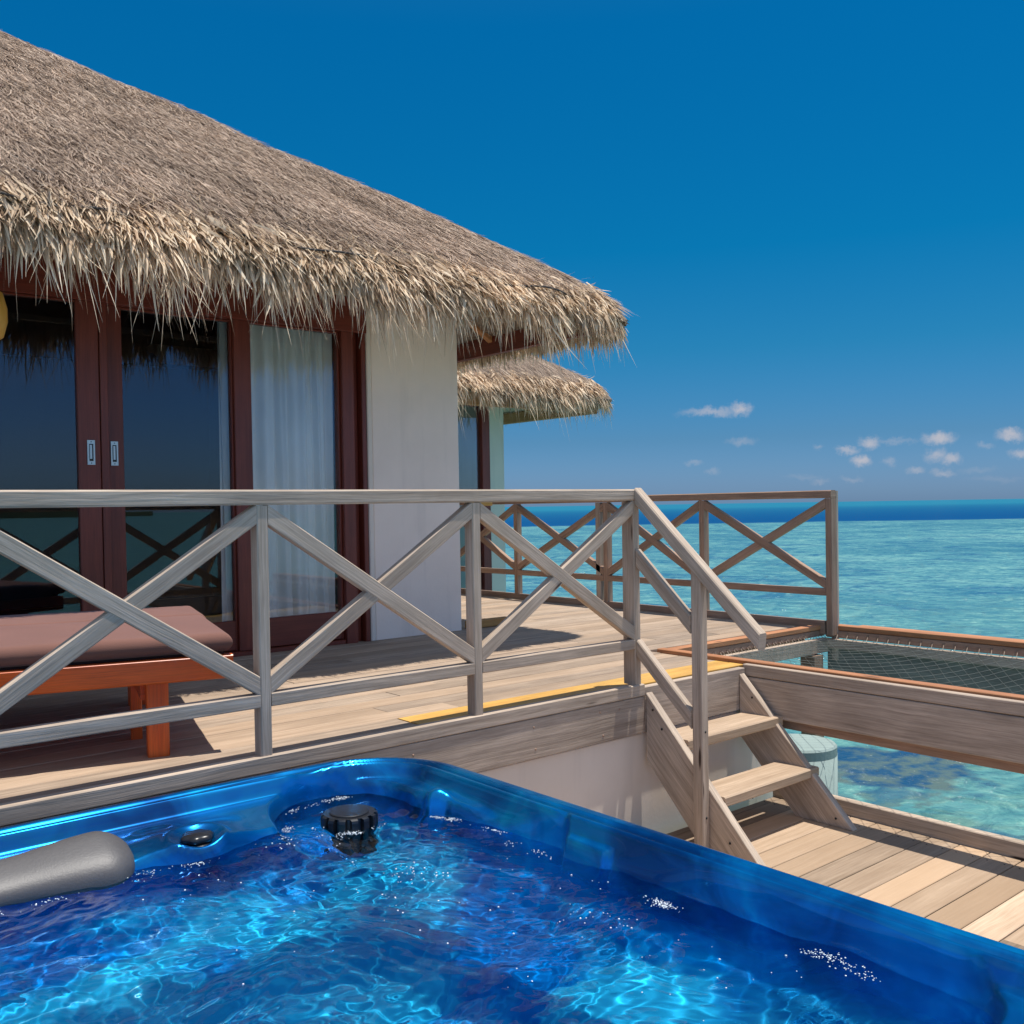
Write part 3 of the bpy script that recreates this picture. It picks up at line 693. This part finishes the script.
def thatched_roof(parent, ex, ey, xmin, ymax, depth, nstraw, nfringe, fr_x, fr_y, kf=1.0, zoff=0.0, sxmin=None, dens_side=1.0):
    # solid body with a soft nose at the eave
    gx = np.concatenate([np.linspace(xmin, ex-1.2, 50), np.linspace(ex-1.17, ex, 40)])
    gy = np.concatenate([np.linspace(ey, ey+1.2, 40), np.linspace(ey+1.25, ymax, 60)])
    GX, GY = np.meshgrid(gx, gy, indexing='ij')
    def D(x, y): return dist(x, y, ex, ey)
    def Zf(x, y):
        d = np.maximum(D(x, y), -.2); back = np.minimum(d, (ymax-y))
        wav = .4*.018*np.sin(x*5.1+1.3*np.sin(y*3.3))+.005*np.sin(y*7.3+x*2.1)+.004*np.sin(x*13+y*3)
        return 2.40+zoff+.66*np.minimum(back, depth)-.14*np.exp(-np.maximum(back, 0)/.12)+wav*np.clip(back*6, 0, 1)
    ZT = Zf(GX, GY); nx, ny = GX.shape
    top = np.stack([GX, GY, ZT], -1).reshape(-1, 3)
    bot = np.stack([GX, GY, np.minimum(ZT-.02, ZT-.16*np.clip(D(GX, GY)*4, .0, 1)-.02)], -1).reshape(-1, 3)
    idx = np.arange(nx*ny).reshape(nx, ny)
    q = np.stack([idx[:-1, :-1], idx[1:, :-1], idx[1:, 1:], idx[:-1, 1:]], -1).reshape(-1, 4)
    q2 = q[:, ::-1]+nx*ny
    e = []
    for a in (idx[0, :], idx[-1, :][::-1], idx[:, 0][::-1], idx[:, -1]):
        e.append(np.stack([a[:-1], a[1:], a[1:]+nx*ny, a[:-1]+nx*ny], -1))
    Dv = D(GX, GY).ravel(); Dv = np.concatenate([Dv, Dv])
    F0 = np.concatenate([q, q2]+e); F0 = F0[(Dv[F0] > -.010).all(1)]; V0_ = np.concatenate([top, bot])
    # weathered straws lying down the slope
    sx0 = xmin if sxmin is None else sxmin
    n_ = nstraw*2
    x = rng.uniform(sx0, ex-.02, n_); y = ey+(ymax-ey)*rng.uniform(0, 1, n_)**1.25
    d = D(x, y); ok = (d > .13+.04*np.sin(x*7)+.02*np.sin(x*17)) & (d < depth-.05)
    # leave most straws on the faces that can be seen
    side = (ex-x) < (y-ey)-.35
    ok &= (~side) | (rng.uniform(0, 1, n_) < .25*dens_side)
    x, y, d = x[ok][:nstraw], y[ok][:nstraw], d[ok][:nstraw]
    eps = .01
    gxx = (D(x+eps, y)-D(x-eps, y))/(2*eps); gyy = (D(x, y+eps)-D(x, y-eps))/(2*eps); g = np.hypot(gxx, gyy)+1e-6
    dx, dy = -gxx/g, -gyy/g
    ya = rng.normal(.03, .17, len(x)); cx, sx = np.cos(ya), np.sin(ya)
    dx, dy = dx*cx-dy*sx, dx*sx+dy*cx
    dv = np.stack([dx, dy, -.66+rng.normal(.02, .05, len(x))], -1); dv /= np.linalg.norm(dv, axis=1)[:, None]
    base = np.stack([x, y, Zf(x, y)+rng.uniform(.0, .022, len(x))], -1)
    L = rng.uniform(.07, .22, len(x)); W = rng.uniform(.0035, .0095, len(x))
    vs1, f1 = strips(base, dv, L, W, np.zeros(len(x)), 2, 0, rng.normal(.004, .008, len(x)), rng.normal(0, .45, len(x)))
    # cut pale tufts and knots here and there
    o1 = nmesh('roof', np.concatenate([V0_, vs1]), np.concatenate([F0, f1+len(V0_)]), [M['tbase'], M['straw']], parent, False,
               np.concatenate([np.zeros(len(F0)), np.ones(len(f1))]))
    # fringe of broad dry palm leaflets along the eave
    Vs, Fs, off = [], [], 0
    def fringe(n_, smin, smax, dmin, dmax, Lr, Wr, dr, horiz, lean=.35, zr=(0, .03)):
        nonlocal off
        # s runs along the front (x) then round the corner up the side (y)
        s = rng.uniform(smin, smax, n_)
        dd = rng.uniform(dmin, dmax, n_)
        lump = .5+.5*np.sin(s*9.1+2*np.sin(s*3.7))
        fx_ = ex-fr_x; corner = fx_
        r = .30
        x = np.where(s < corner-r, fr_x+s, 0.); y = np.where(s < corner-r, ey+0*s, 0.)
        ux = np.zeros(n_); uy = np.full(n_, -1.)
        arc = (s >= corner-r) & (s < corner+r*.57)
        th = (s-(corner-r))/r
        th = np.clip(th, 0, math.pi/2)
        x = np.where(arc, ex-r+r*np.sin(th), x); y = np.where(arc, ey+r-r*np.cos(th), y)
        ux = np.where(arc, np.sin(th), ux); uy = np.where(arc, -np.cos(th), uy)
        sd_ = s >= corner+r*.57
        x = np.where(sd_, ex, x); y = np.where(sd_, ey+r+(s-corner-r*.57), y); ux = np.where(sd_, 1., ux); uy = np.where(sd_, 0., uy)
        bx, by = x-ux*dd, y-uy*dd
        ya = rng.normal(.12, lean, n_); cx, sx = np.cos(ya), np.sin(ya)
        dx, dy = ux*cx-uy*sx, ux*sx+uy*cx
        dz = rng.uniform(*horiz, n_)
        dv = np.stack([dx, dy, dz], -1); dv /= np.linalg.norm(dv, axis=1)[:, None]
        bz = 2.40+zoff+.66*dd-.14*np.exp(-np.maximum(dd, 0)/.12)+rng.uniform(zr[0], zr[1], n_)
        cl_ = (.5+.22*np.sin(s*7.3+1.7*np.sin(s*2.9+dmax*31))+.18*np.sin(s*19.7+2*np.sin(s*5.1+1))+.12*np.sin(s*41+zr[1]*90))
        hang = horiz[0] < -1.5
        keep_ = (rng.uniform(0, 1, n_) < np.clip(.15+1.25*cl_, 0, 1)) if hang else np.ones(n_, bool)
        L = rng.uniform(*Lr, n_)*((.55+.8*cl_) if hang else (.85+.3*cl_)); L = np.where(keep_, L, L*.35); L = L*(1-.42*np.clip((s-(corner-1.1))/.8, 0, 1))*np.where(sd_ & (s > corner+.35), np.where(dz < -1.0, .30, .7), 1.); W = rng.uniform(*Wr, n_)
        vs, fs = strips(np.stack([bx, by, bz], -1), dv, L, W, rng.uniform(*dr, n_), 4, 0, rng.normal(0, .02, n_), rng.normal(0, .6, n_))
        Vs.append(vs); Fs.append(fs+off); off += len(vs)
    tot = (ex-fr_x)+fr_y
    n1 = nfringe
    fringe(int(n1*.25), 0, tot, .04, .22, (.12, .22), (.008, .020), (.01, .04), (-.78, -.5), .35)   # loose tufts on top
    fringe(int(n1*.9), 0, tot, .01, .13, (.10, .19), (.012, .030), (.01, .06), (-.9, -.5), .5, (0, .045))
    fringe(int(n1*.7), 0, tot, -.01, .07, (.09, .19), (.012, .034), (.03, .10), (-1.7, -.7), .5, (-.05, .02))
    fringe(int(n1*.42), 0, tot, -.01, .06, (.11, .27), (.008, .024), (-.03, .10), (-4.5, -1.2), .9, (-.08, -.01))
    fringe(int(n1*.20), 0, tot, -.02, .06, (.18, .38), (.004, .011), (-.10, .16), (-4, -1.2), .6, (-.10, 0))    # stragglers
    fringe(int(n1*.03), 0, tot, .0, .3, (.10, .22), (.004, .008), (-.04, .02), (-.3, .25), .9)       # loose ends
    fo = nmesh('thatch_fringe', np.concatenate(Vs), np.concatenate(Fs), M['leaf'], o1 if False else parent, False)
    return o1, fo
ro, fo = thatched_roof(villa, EX, EY, -3.8, 12.1, 3.65, 112000, 8000, -1.2, 3.2, sxmin=-1.9)
fo.name = 'thatch_fringe'
# the cord lashed over the upper layer of thatch just above the eave
pts = []
for i in range(90):
    x = -.3+i*.0575
    if x > 4.9: break
    pts.append((x, EY+.04+.03*math.sin(x*4)+.015*math.sin(x*11), 2.40+.66*.04-.085+.035+.012*math.sin(x*9)))
mb = MB(); mb.tube(pts, .007, 5); mb.build('lashing_cord', M['rope'], villa)

# second thatched pavilion farther back
V2 = 9.40; U2 = 7.80
pav = empty('thatched_villa', (7, 10.5, 0), 'smaller white wing, tinted green by the sea, with a shaggy thatched roof, behind the corner of the main villa', 'house')
wallbox(7.555, U2, V2, V2+.2, -.6, 2.6, parent=pav, m_='green')
wallbox(U2-.2, U2-.002, V2+.203, V2+3, -.6, 2.6, parent=pav, m_='green')
wallbox(4.3, 6.60, V2, V2+.2, -.6, 2.6, parent=pav, m_='green')
wallbox(6.61, 7.55, V2+.02, V2+.2, 2.25, 2.6, parent=pav, m_='green')
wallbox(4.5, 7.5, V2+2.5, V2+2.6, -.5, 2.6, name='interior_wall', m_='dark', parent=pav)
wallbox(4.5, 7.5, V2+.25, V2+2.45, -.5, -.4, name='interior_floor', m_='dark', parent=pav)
mb = MB(); mb.box(7.43, 7.552, V2-.02, V2+.1, -.6, 2.25, .005); mb.box(6.61, 6.70, V2-.02, V2+.1, -.6, 2.25, .005); mb.box(6.702, 7.428, V2-.015, V2+.09, 2.17, 2.248, .005)
f2 = mb.build('window_frame', M['mahog'], pav)
mb = MB(); mb.box(6.70, 7.43, V2+.03, V2+.036, -.6, 2.17, .0005); mb.build('glass_pane', M['glass'], f2)
wallbox(4.3, U2+1.0, V2-.60, V2-.56, 2.10, 2.25, name='eave_beam', m_='rafter', parent=pav)
wallbox(U2+1.002, U2+1.06, V2-.60, V2+3.4, 2.10, 2.25, name='eave_beam', m_='rafter', parent=pav)
mb = MB(); mb.add([(4.3, V2-.58, 2.26), (U2+1.03, V2-.58, 2.26), (U2, V2+.35, 2.70), (4.3, V2+.35, 2.70)], [[3, 2, 1, 0]]); mb.add([(U2+1.03, V2-.58, 2.26), (U2+1.03, V2+3.4, 2.26), (U2, V2+3.4, 2.70), (U2, V2+.35, 2.70)], [[3, 2, 1, 0]])
mb.build('eave_ceiling', M['cream'], pav)
for yy_ in (9.3, 10, 10.7):
    mb = MB(); mb.beam((U2+1.0, yy_, 2.23), (U2+.1, yy_, 2.61), (0, 1, 0), .055, .085, .004); mb.build('rafter', M['rafter'], pav)
r2_, f2_ = thatched_roof(pav, U2+1.26, V2-.75, 3.2, 14.5, 2.7, 9500, 2900, 5.2, 2.2, zoff=.02, sxmin=5.0)

# curtain behind the fixed window, and its gathered edge in the next pane
def curtain(x0, x1, y0, label, waves, amp):
    nx, nz = int((x1-x0)*140), 24; vs = []
    for i in range(nx+1):
        s = i/nx; x = x0+(x1-x0)*s
        for j in range(nz+1):
            zt = j/nz; z = .06+2.26*zt
            ph = waves*2*math.pi*s
            a = amp*(.75+.25*math.sin(3*s+1))*(1-.25*zt)
            y_ = y0+a*math.sin(ph+.5*math.sin(ph*.37)+.15*math.sin(zt*3))+.012*math.sin(ph*2.3+zt*1.2)
            vs.append((x+.012*math.sin(ph*.5+zt*2), y_, z))
    fs = [[i*(nz+1)+j, (i+1)*(nz+1)+j, (i+1)*(nz+1)+j+1, i*(nz+1)+j+1] for i in range(nx) for j in range(nz)]
    mb = MB(); mb.add(vs, fs, None, 0, True); o = mb.build('curtain', M['curtain'])
    so_ = o.modifiers.new('s', 'SOLIDIFY'); so_.thickness = .003
    prop(o, label, 'curtain')
curtain(2.72, 3.455, VW+.125, 'white floor-length curtain in folds behind the right-hand window', 5.5, .040)
curtain(2.635, 2.70, VW+.17, 'narrow gathered white curtain at the right edge of the middle glass door', 2, .02)

# lantern by the door
lt = empty('wall_lantern', (1.20, 5.62, 1.78), 'orange bamboo lantern hanging under the eave at the left of the doors', 'lantern')
mb = MB(); mb.lathe([(.03, .0), (.055, .02), (.075, .10), (.075, .17), (.055, .25), (.02, .28)], (1.205, 5.62, 1.84), 24); mb.build('lamp_shade', M['lantern'], lt)
mb = MB(); mb.tube([(1.205, 5.62, 2.12), (1.205, 5.62, 2.55)], .006, 6); mb.build('cord', M['black'], lt)

# ------------------------------------------------------------------ daybed
th = R(-15); c0 = Vector((1.545, 3.625, 0))
db = empty('daybed', (c0.x, c0.y, 0), 'low orange varnished wooden daybed frame behind the front railing', 'daybed', rz=th)
def loc(mb): mb.local = True; return mb
# local axes: +x along the front edge towards the right end, +y towards the villa ; right-front corner at origin
Ld, Wd = 2.05, 1.30
mb = loc(MB()); mb.box(-Ld, .055, 0, .045, .278, .370, .005); mb.build('side_rail', M['orange'], db)
mb = loc(MB()); mb.box(-Ld, .03, Wd-.045, Wd, .278, .370, .005); mb.build('side_rail', M['orange'], db)
for x_ in (-.045, -Ld+.0):
    mb = loc(MB()); mb.box(x_, x_+.043, .047, Wd-.047, .280, .366, .004); mb.build('end_rail', M['orange'], db)
for x_ in (-.262, -Ld+.25):
    for y_, s_ in ((.05, 1), (Wd-.13, 0)):
        mb = loc(MB()); mb.box(x_, x_+.080, y_, y_+.075, 0-.012, .300, .005); mb.build('leg', M['orange'], db)
mb = loc(MB()); mb.box(-.30, -.255, .40, .46, -.012, .30, .004); mb.build('leg', M['orange'], db)
mb = loc(MB()); mb.box(-.28, -.23, .127, Wd-.132, .20, .278, .004); mb.build('cross_bar', M['orange'], db)
mb = loc(MB())
x_ = -Ld+.05
while x_ < -.10: mb.box(x_, x_+.07, .046, Wd-.046, .338, .360, .002); x_ += .1
mb.build('slat', M['orange'], db)
def cushion(x0, x1, y0, y1, z0, z1, puff=.012, r=.035):
    nx, ny = 60, 40; vs = []
    for side in (1, -1):
        for i in range(nx+1):
            for j in range(ny+1):
                a = i/nx; b = j/ny
                # concentrate samples near the edges
                a = .5-.5*math.cos(math.pi*a); b = .5-.5*math.cos(math.pi*b)
                x = x0+(x1-x0)*a; y_ = y0+(y1-y0)*b
                e = min(x-x0, x1-x, y_-y0, y1-y_)
                t = min(1, e/r); dz = (z1-z0)/2*math.sqrt(max(0, 1-(1-t)**2))
                wr = puff*.35*(math.sin(x*9+y_*4)*math.sin(y_*7-x*3))
                zz = (z0+z1)/2+side*dz+(puff*min(1, e/.2)+wr*min(1, e/.08) if side > 0 else 0)
                vs.append((x, y_, zz))
    n1 = (nx+1)*(ny+1); fs = []
    for i in range(nx):
        for j in range(ny):
            q = [i*(ny+1)+j, (i+1)*(ny+1)+j, (i+1)*(ny+1)+j+1, i*(ny+1)+j+1]; fs.append(q); fs.append([n1+k_ for k_ in reversed(q)])
    return vs, fs
ce = empty('daybed_cushion', (c0.x, c0.y, .37), 'dusty brown canvas mattress lying on the orange daybed', 'cushion', rz=th)
for (a, b) in ((.0, .80), (.803, 1.29)):
    vs, fs = cushion(-Ld+.03, .055 if a == 0 else .065, a+.0, b, .011, .084, .008)
    mb = loc(MB()); mb.add(vs, fs, None, 0, True); mb.build('pad', M['cushion'], ce)
for o_ in ce.children:
    o_.modifiers.new('w', 'WELD').merge_threshold = .0005
mb = loc(MB()); mb.box(-Ld+.1, .03, .05, 1.24, -.006, .016, .004); mb.build('underside', mat('dark_canvas', cloth((.08, .04, .035))), ce)

# wooden towel stand behind the second post
ts = empty('towel_stand', (4.66, 5.97, 0), 'yellow wooden stand mostly hidden behind the third railing post from the left', 'stand')
mb = MB(); mb.box(4.56, 4.96, 5.93, 6.01, -.008, .050, .005); mb.build('foot', M['oldyellow'], ts)
mb = MB(); mb.beam((4.652, 5.97, .051), (4.652, 5.97, .94), (1, 0, 0), .045, .045, .004); mb.build('upright', M['oldyellow'], ts)
mb = MB(); mb.box(4.60, 4.79, 5.93, 6.01, .941, .985, .005); mb.build('top_bar', M['yellow'], ts)

# ------------------------------------------------------------------ hot tub
TX0, TX1, TY0, TY1 = -.25, 2.115, .48, 3.215
def sdrr(x, y, x0, x1, y0, y1, r):
    cx, cy, hx, hy = (x0+x1)/2, (y0+y1)/2, (x1-x0)/2-r, (y1-y0)/2-r
    qx, qy = np.abs(x-cx)-hx, np.abs(y-cy)-hy
    return np.hypot(np.maximum(qx, 0), np.maximum(qy, 0))+np.minimum(np.maximum(qx, qy), 0)-r
def smin(a, b, k):
    h = np.clip(.5+.5*(b-a)/k, 0, 1); return b*(1-h)+a*h-k*h*(1-h)
def sstep(a, b, x):
    t = np.clip((x-a)/(b-a), 0, 1); return t*t*(3-2*t)
def bump(x, c, w_): return np.exp(-((x-c)/w_)**2)
def outerD(x, y):    # inset distance from the (slightly bowed) rim outline, positive inside
    b = .02*(1-((x-.9)/1.2)**2)
    return -sdrr(x, y-np.clip(b, 0, .02)*sstep(2, 3.2, y)+.0, TX0, TX1, TY0, TY1, .38)
def basin(x, y):     # signed distance, negative in the water basin
    ur = np.where(y > 2.125, 1.90+.19*np.clip(2.62-y, 0, .47), 1.985)
    ur = 1.955+.03*np.clip((1.9-y)/.9, 0, 1)+(1.902+.17*np.clip(2.62-y, 0, .47)-1.955)*sstep(2.10, 2.14, y)-.014*sstep(1.92, 1.95, y)*sstep(2.14, 2.10, y)
    vt = 2.84-.06*bump(x, 1.14, .13)-.02*bump(x, .8, .1)
    m_ = sdrr(x-(ur-1.93), y-np.where(y > 1.8, vt-2.80, 0), .02, 1.93, .83, 2.80, .12)
    c_ = np.hypot(x-1.655, (y-2.855))-.225
    b_ = smin(m_, c_, .03)
    nub = .062-np.hypot(x-1.925, (y-2.705)*1.2)
    return -smin(-b_, -nub, .03)
def shellz(x, y):
    D = outerD(x, y); B = basin(x, y)
    z = -.040*np.exp(-(np.maximum(D, 0)/.016)**1.2)                       # rolled outer edge
    z = z-.012*sstep(.02, .062, D)+.016*bump(D, .072, .0085)-.010*bump(D, .088, .008)   # lip, bead and groove
    z = z+.012*bump(D, .110, .012)-.042*sstep(.115, .140, D)            # second, broader ridge, then a step down
    z = z-.030*sstep(.0, 1.0, np.clip((D-.16)/.24, 0, 1))                # shelf falls to the basin
    z = z-.028*bump(D, .168, .028)*bump(y, 2.42, .10)*sstep(1.5, 1.8, x)   # dish in the right-hand shelf
    z = z+.030*bump(np.hypot(x-1.915, y-2.695), 0, .045)                   # knuckle between corner bowl and shelf
    # raised pad round the air control, dish for the pillow
    z = z+.030*np.exp(-(((x-1.14)/.17)**4+((y-2.88)/.10)**4))-.018*np.exp(-((np.hypot(x-1.14, y-2.86)/.055)**4))
    z = z+.009*bump(np.hypot(x-1.14, (y-2.865)*1.15), .088, .012)*sstep(-.02, .02, B)+.006*bump(np.hypot((x-1.06)*.45, y-3.01), .03, .008)
    bay = np.exp(-(np.hypot(x-1.655, y-2.93)/.20)**4)
    wall = sstep(.026+.055*bay, -.050, B)
    z = z*(1-wall)+(-.36)*wall
    seat = sstep(-.05, -.12, B)*.08+sstep(-.38, -.46, B)*.26
    seat += .05*np.sin(x*4.1+1)*np.sin(y*3.7)*sstep(-.05, -.2, B)
    # ribs in the seat backs
    z = z-seat
    z = z+.012*np.sin(y*26)*wall*sstep(-.2, -.05, B)*sstep(1.6, 1.8, x)
    return z
h_ = .0072
xs = np.arange(TX0-.02, TX1+.02, h_); ys = np.arange(TY0-.02, TY1+.03, h_)
GX, GY = np.meshgrid(xs, ys, indexing='ij'); D = outerD(GX, GY); Zs = shellz(GX, GY)
# push the grid points just outside onto the outline so the rim edge is smooth
nx, ny = GX.shape
ex_ = (outerD(GX+.002, GY)-outerD(GX-.002, GY))/.004; ey_ = (outerD(GX, GY+.002)-outerD(GX, GY-.002))/.004
out = D < 0
PX = np.where(out, GX+ex_*(-D), GX); PY = np.where(out, GY+ey_*(-D), GY); PZ = np.where(out, -.036, Zs)
keep = D > -h_*1.5
idx = np.arange(nx*ny).reshape(nx, ny)
kq = keep[:-1, :-1] & keep[1:, :-1] & keep[1:, 1:] & keep[:-1, 1:] & ((D[:-1, :-1] > 0) | (D[1:, :-1] > 0) | (D[1:, 1:] > 0) | (D[:-1, 1:] > 0))
Q = np.stack([idx[:-1, :-1], idx[1:, :-1], idx[1:, 1:], idx[:-1, 1:]], -1)[kq]
tub = empty('hot_tub', (.93, 1.85, -.78), 'large glossy blue marbled hot tub in the foreground', 'hot tub')
sh = nmesh('shell', np.stack([PX, PY, PZ], -1).reshape(-1, 3), Q, M['shell'], tub, True)
# skirt below the rim
k_ = 240; ring = []
cx_, cy_ = (TX0+TX1)/2, (TY0+TY1)/2
for i in range(k_):
    a = 2*math.pi*i/k_; lo, hi = 0, 2.2
    for _ in range(30):
        mid = (lo+hi)/2
        if outerD(np.array(cx_+mid*math.cos(a)), np.array(cy_+mid*math.sin(a))) > 0: lo = mid
        else: hi = mid
    ring.append((math.cos(a), math.sin(a), lo))
vs = []; prof = [(.0, -.034), (-.004, -.06), (-.03, -.065), (-.04, -.78)]
for dr_, z_ in prof: vs += [(cx_+(r+dr_)*c, cy_+(r+dr_)*s_, z_) for c, s_, r in ring]
fs = [[j*k_+i, (j+1)*k_+i, (j+1)*k_+(i+1) % k_, j*k_+(i+1) % k_] for j in range(3) for i in range(k_)]
mb = MB(); mb.add(vs, fs, None, 0, True)
mb.build('skirt', mat('grey_skirt', lambda n: bsdf(n, (.03, .12, .3), .4)), tub)
# filter cap: black ribbed drum
mb = MB(); cx_, cy_ = 1.640, 2.815; pr_ = []
segs = 14*8; vs = []
for zi, (rr, zz) in enumerate([(.094, -.30), (.094, -.088), (.092, -.080), (.084, -.076), (.0, -.075)]):
    for k in range(segs):
        ph = (k % 8)/8; rib = .016 if (zi < 3 and 1 <= (k % 8) <= 3) else 0
        a = 2*math.pi*k/segs; vs.append((cx_+(rr-rib)*math.cos(a), cy_+(rr-rib)*math.sin(a), zz))
fs = [[i*segs+k, i*segs+(k+1) % segs, (i+1)*segs+(k+1) % segs, (i+1)*segs+k] for i in range(4) for k in range(segs)]
mb.add(vs, fs); mb.lathe([(.066, 0), (.066, .003), (.062, .005)], (cx_, cy_, -.076), 40, smooth=False); mb.build('filter_cap', M['blackplastic'], tub)
# air control knob
mb = MB(); kx, ky, kz = 1.140, 2.862, -.078
mb.lathe([(.054, 0), (.054, .006), (.048, .010)], (kx, ky, kz), 32)
vs = []; sg = 48
for rr, zz in ((.036, .010), (.047, .016), (.047, .027), (.038, .034), (.0, .035)):
    for k in range(sg):
        a = 2*math.pi*k/sg; q = 1+.07*math.cos(6*a); vs.append((kx+rr*q*math.cos(a), ky+rr*q*math.sin(a), kz+zz))
mb.add(vs, [[i*sg+k, i*sg+(k+1) % sg, (i+1)*sg+(k+1) % sg, (i+1)*sg+k] for i in range(4) for k in range(sg)], None, 0, True)
mb.build('air_knob', M['blackplastic'], tub)
# pillow headrest
vs = []; fs = []; NP, NQ = 60, 40
for i in range(NP+1):
    t = i/NP; s_ = math.sin(math.pi*min(1, max(0, t)))
    x = .28+.675*t; endr = min(1, math.sqrt(max(0, 1-max(0, (t-.86)/.14)**2)), math.sqrt(max(0, 1-max(0, (.14-t)/.14)**2)))
    wy = (.086+.012*math.cos(2*math.pi*(t-.9)*1.15))*endr+.0005; hz = (.046+.010*math.cos(2*math.pi*(t-.88)*1.15))*endr+.0005
    cy2 = 2.888-.03*t*0+.012*math.sin(t*4)
    for k in range(NQ):
        a = 2*math.pi*k/NQ; e = .75
        ca, sa = math.cos(a), math.sin(a)
        vs.append((x, cy2+wy*math.copysign(abs(ca)**e, ca), -.070+hz*math.copysign(abs(sa)**e, sa)-.25*wy*0+(.35*wy*math.copysign(abs(ca)**e, ca))))
for i in range(NP):
    for k in range(NQ): fs.append([i*NQ+k, (i+1)*NQ+k, (i+1)*NQ+(k+1) % NQ, i*NQ+(k+1) % NQ])
mb = MB(); mb.add(vs, fs, None, 0, True); mb.build('pillow', M['vinyl'], tub)

# water in the tub
hw = .006
xs = np.arange(.0, 2.02, hw); ys = np.arange(.66, 3.10, hw)
GX, GY = np.meshgrid(xs, ys, indexing='ij')
Wz = np.zeros_like(GX)
rw = np.random.default_rng(11)
WX = GX+.05*np.sin(GY*5.3+1)+.03*np.sin(GX*9.1+GY*4); WY = GY+.05*np.sin(GX*4.7)+.03*np.sin(GY*8.3-GX*5)
for i in range(70):
    a = rw.uniform(0, 2*math.pi); lam = .028*(1.045**i)*rw.uniform(.9, 1.1); amp = lam*.0056*rw.uniform(.5, 1.3)
    ph = rw.uniform(0, 6.28); kx_, ky_ = math.cos(a)*2*math.pi/lam, math.sin(a)*2*math.pi/lam
    env = np.clip(.35+.65*np.sin(GX*rw.uniform(2, 7)+rw.uniform(0, 6))*np.sin(GY*rw.uniform(2, 7)+rw.uniform(0, 6)), 0, 1)
    Wz += amp*env*np.sin(kx_*WX+ky_*WY+ph+1.5*np.sin(GX*4.1+ph)+1.3*np.sin(GY*3.7+2*ph))
# rougher where the jets come up
jet = 1+.9*bump(np.hypot(GX-1.55, GY-2.55), 0, .35)+.8*bump(np.hypot(GX-1.0, GY-1.9), 0, .3)
Wz = -.105+Wz*jet
B = basin(GX, GY); kp = B < .05
nx, ny = GX.shape; idx = np.arange(nx*ny).reshape(nx, ny)
kq = kp[:-1, :-1] & kp[1:, :-1] & kp[1:, 1:] & kp[:-1, 1:]
Q = np.stack([idx[:-1, :-1], idx[1:, :-1], idx[1:, 1:], idx[:-1, 1:]], -1)[kq]
wob_ = nmesh('tub_water', np.stack([GX, GY, Wz], -1).reshape(-1, 3), Q, M['tubwater'], None, True); prop(wob_, kind='structure')
wob_.cycles.is_caustics_caster = True; sh.cycles.is_caustics_receiver = True; sl.cycles.is_caustics_light = True
def wz_at(x, y):
    i = int(min(max((x-0)/hw, 0), nx-1)); j = int(min(max((y-.66)/hw, 0), ny-1)); return Wz[i, j]
# foam: tiny bubbles drifting at the water line and over the jets
BV = [(0, 0, 1), (1, 0, 0), (0, 1, 0), (-1, 0, 0), (0, -1, 0), (0, 0, -1)]; t_ = (1+5**.5)/2
ico = np.array([(-1, t_, 0), (1, t_, 0), (-1, -t_, 0), (1, -t_, 0), (0, -1, t_), (0, 1, t_), (0, -1, -t_), (0, 1, -t_), (t_, 0, -1), (t_, 0, 1), (-t_, 0, -1), (-t_, 0, 1)]); ico /= np.linalg.norm(ico[0])
icf = np.array([(0, 11, 5), (0, 5, 1), (0, 1, 7), (0, 7, 10), (0, 10, 11), (1, 5, 9), (5, 11, 4), (11, 10, 2), (10, 7, 6), (7, 1, 8), (3, 9, 4), (3, 4, 2), (3, 2, 6), (3, 6, 8), (3, 8, 9), (4, 9, 5), (2, 4, 11), (6, 2, 10), (8, 6, 7), (9, 8, 1)])
fv, ff, nb = [], [], 0
def bubble(x, y, r):
    global nb
    fv.append(ico*np.array([r, r, r*.7])+np.array([x, y, wz_at(x, y)+r*.25])); ff.append(icf+12*nb); nb += 1
lines = [((1.46, 3.02), (1.60, 3.07), 90), ((1.60, 3.07), (1.80, 3.03), 110), ((1.56, 2.73), (1.75, 2.70), 130), ((1.88, 2.66), (1.95, 2.35), 190), ((1.90, 2.3), (1.92, 2.1), 40),
         ((1.86, 1.88), (1.90, 1.60), 150), ((1.92, 1.30), (1.93, .98), 130), ((.95, 2.80), (1.35, 2.76), 90), ((.35, 2.78), (.95, 2.77), 60), ((1.36, 2.74), (1.46, 2.9), 60)]
for (xa, ya), (xb, yb), c_ in lines:
    cs = [random.random() for _ in range(4)]; ws_ = [random.random()**2 for _ in cs]
    for _ in range(c_):
        t = min(1, max(0, random.choices(cs, ws_)[0]+random.gauss(0, .055))); x = xa+(xb-xa)*t+random.gauss(0, .012); y_ = ya+(yb-ya)*t+random.gauss(0, .012)
        if basin(np.array(x), np.array(y_)) < .0: bubble(x, y_, random.choice((.0009, .0013, .0017, .0024)))
for cx3, cy3, sp3, c_ in ((1.52, 2.30, .03, 26), (1.57, 2.22, .02, 14), (1.45, 2.20, .06, 14), (1.70, 1.75, .03, 14), (1.74, 1.66, .02, 10), (1.6, 1.95, .2, 22), (1.35, 2.5, .2, 26), (1.75, 1.3, .12, 14), (1.40, 2.72, .08, 30), (1.2, 1.6, .3, 12), (.8, 2.3, .3, 14)):
    for _ in range(c_):
        x, y_ = random.gauss(cx3, sp3), random.gauss(cy3, sp3)
        if basin(np.array(x), np.array(y_)) < -.01: bubble(x, y_, random.choice((.0012, .0016, .0022, .003)))
fo_ = nmesh('foam', np.concatenate(fv), np.concatenate(ff), M['foam'], None, True); prop(fo_, kind='stuff')
fo_['label'] = 'small white bubbles floating on the hot tub water'; fo_['category'] = 'foam'
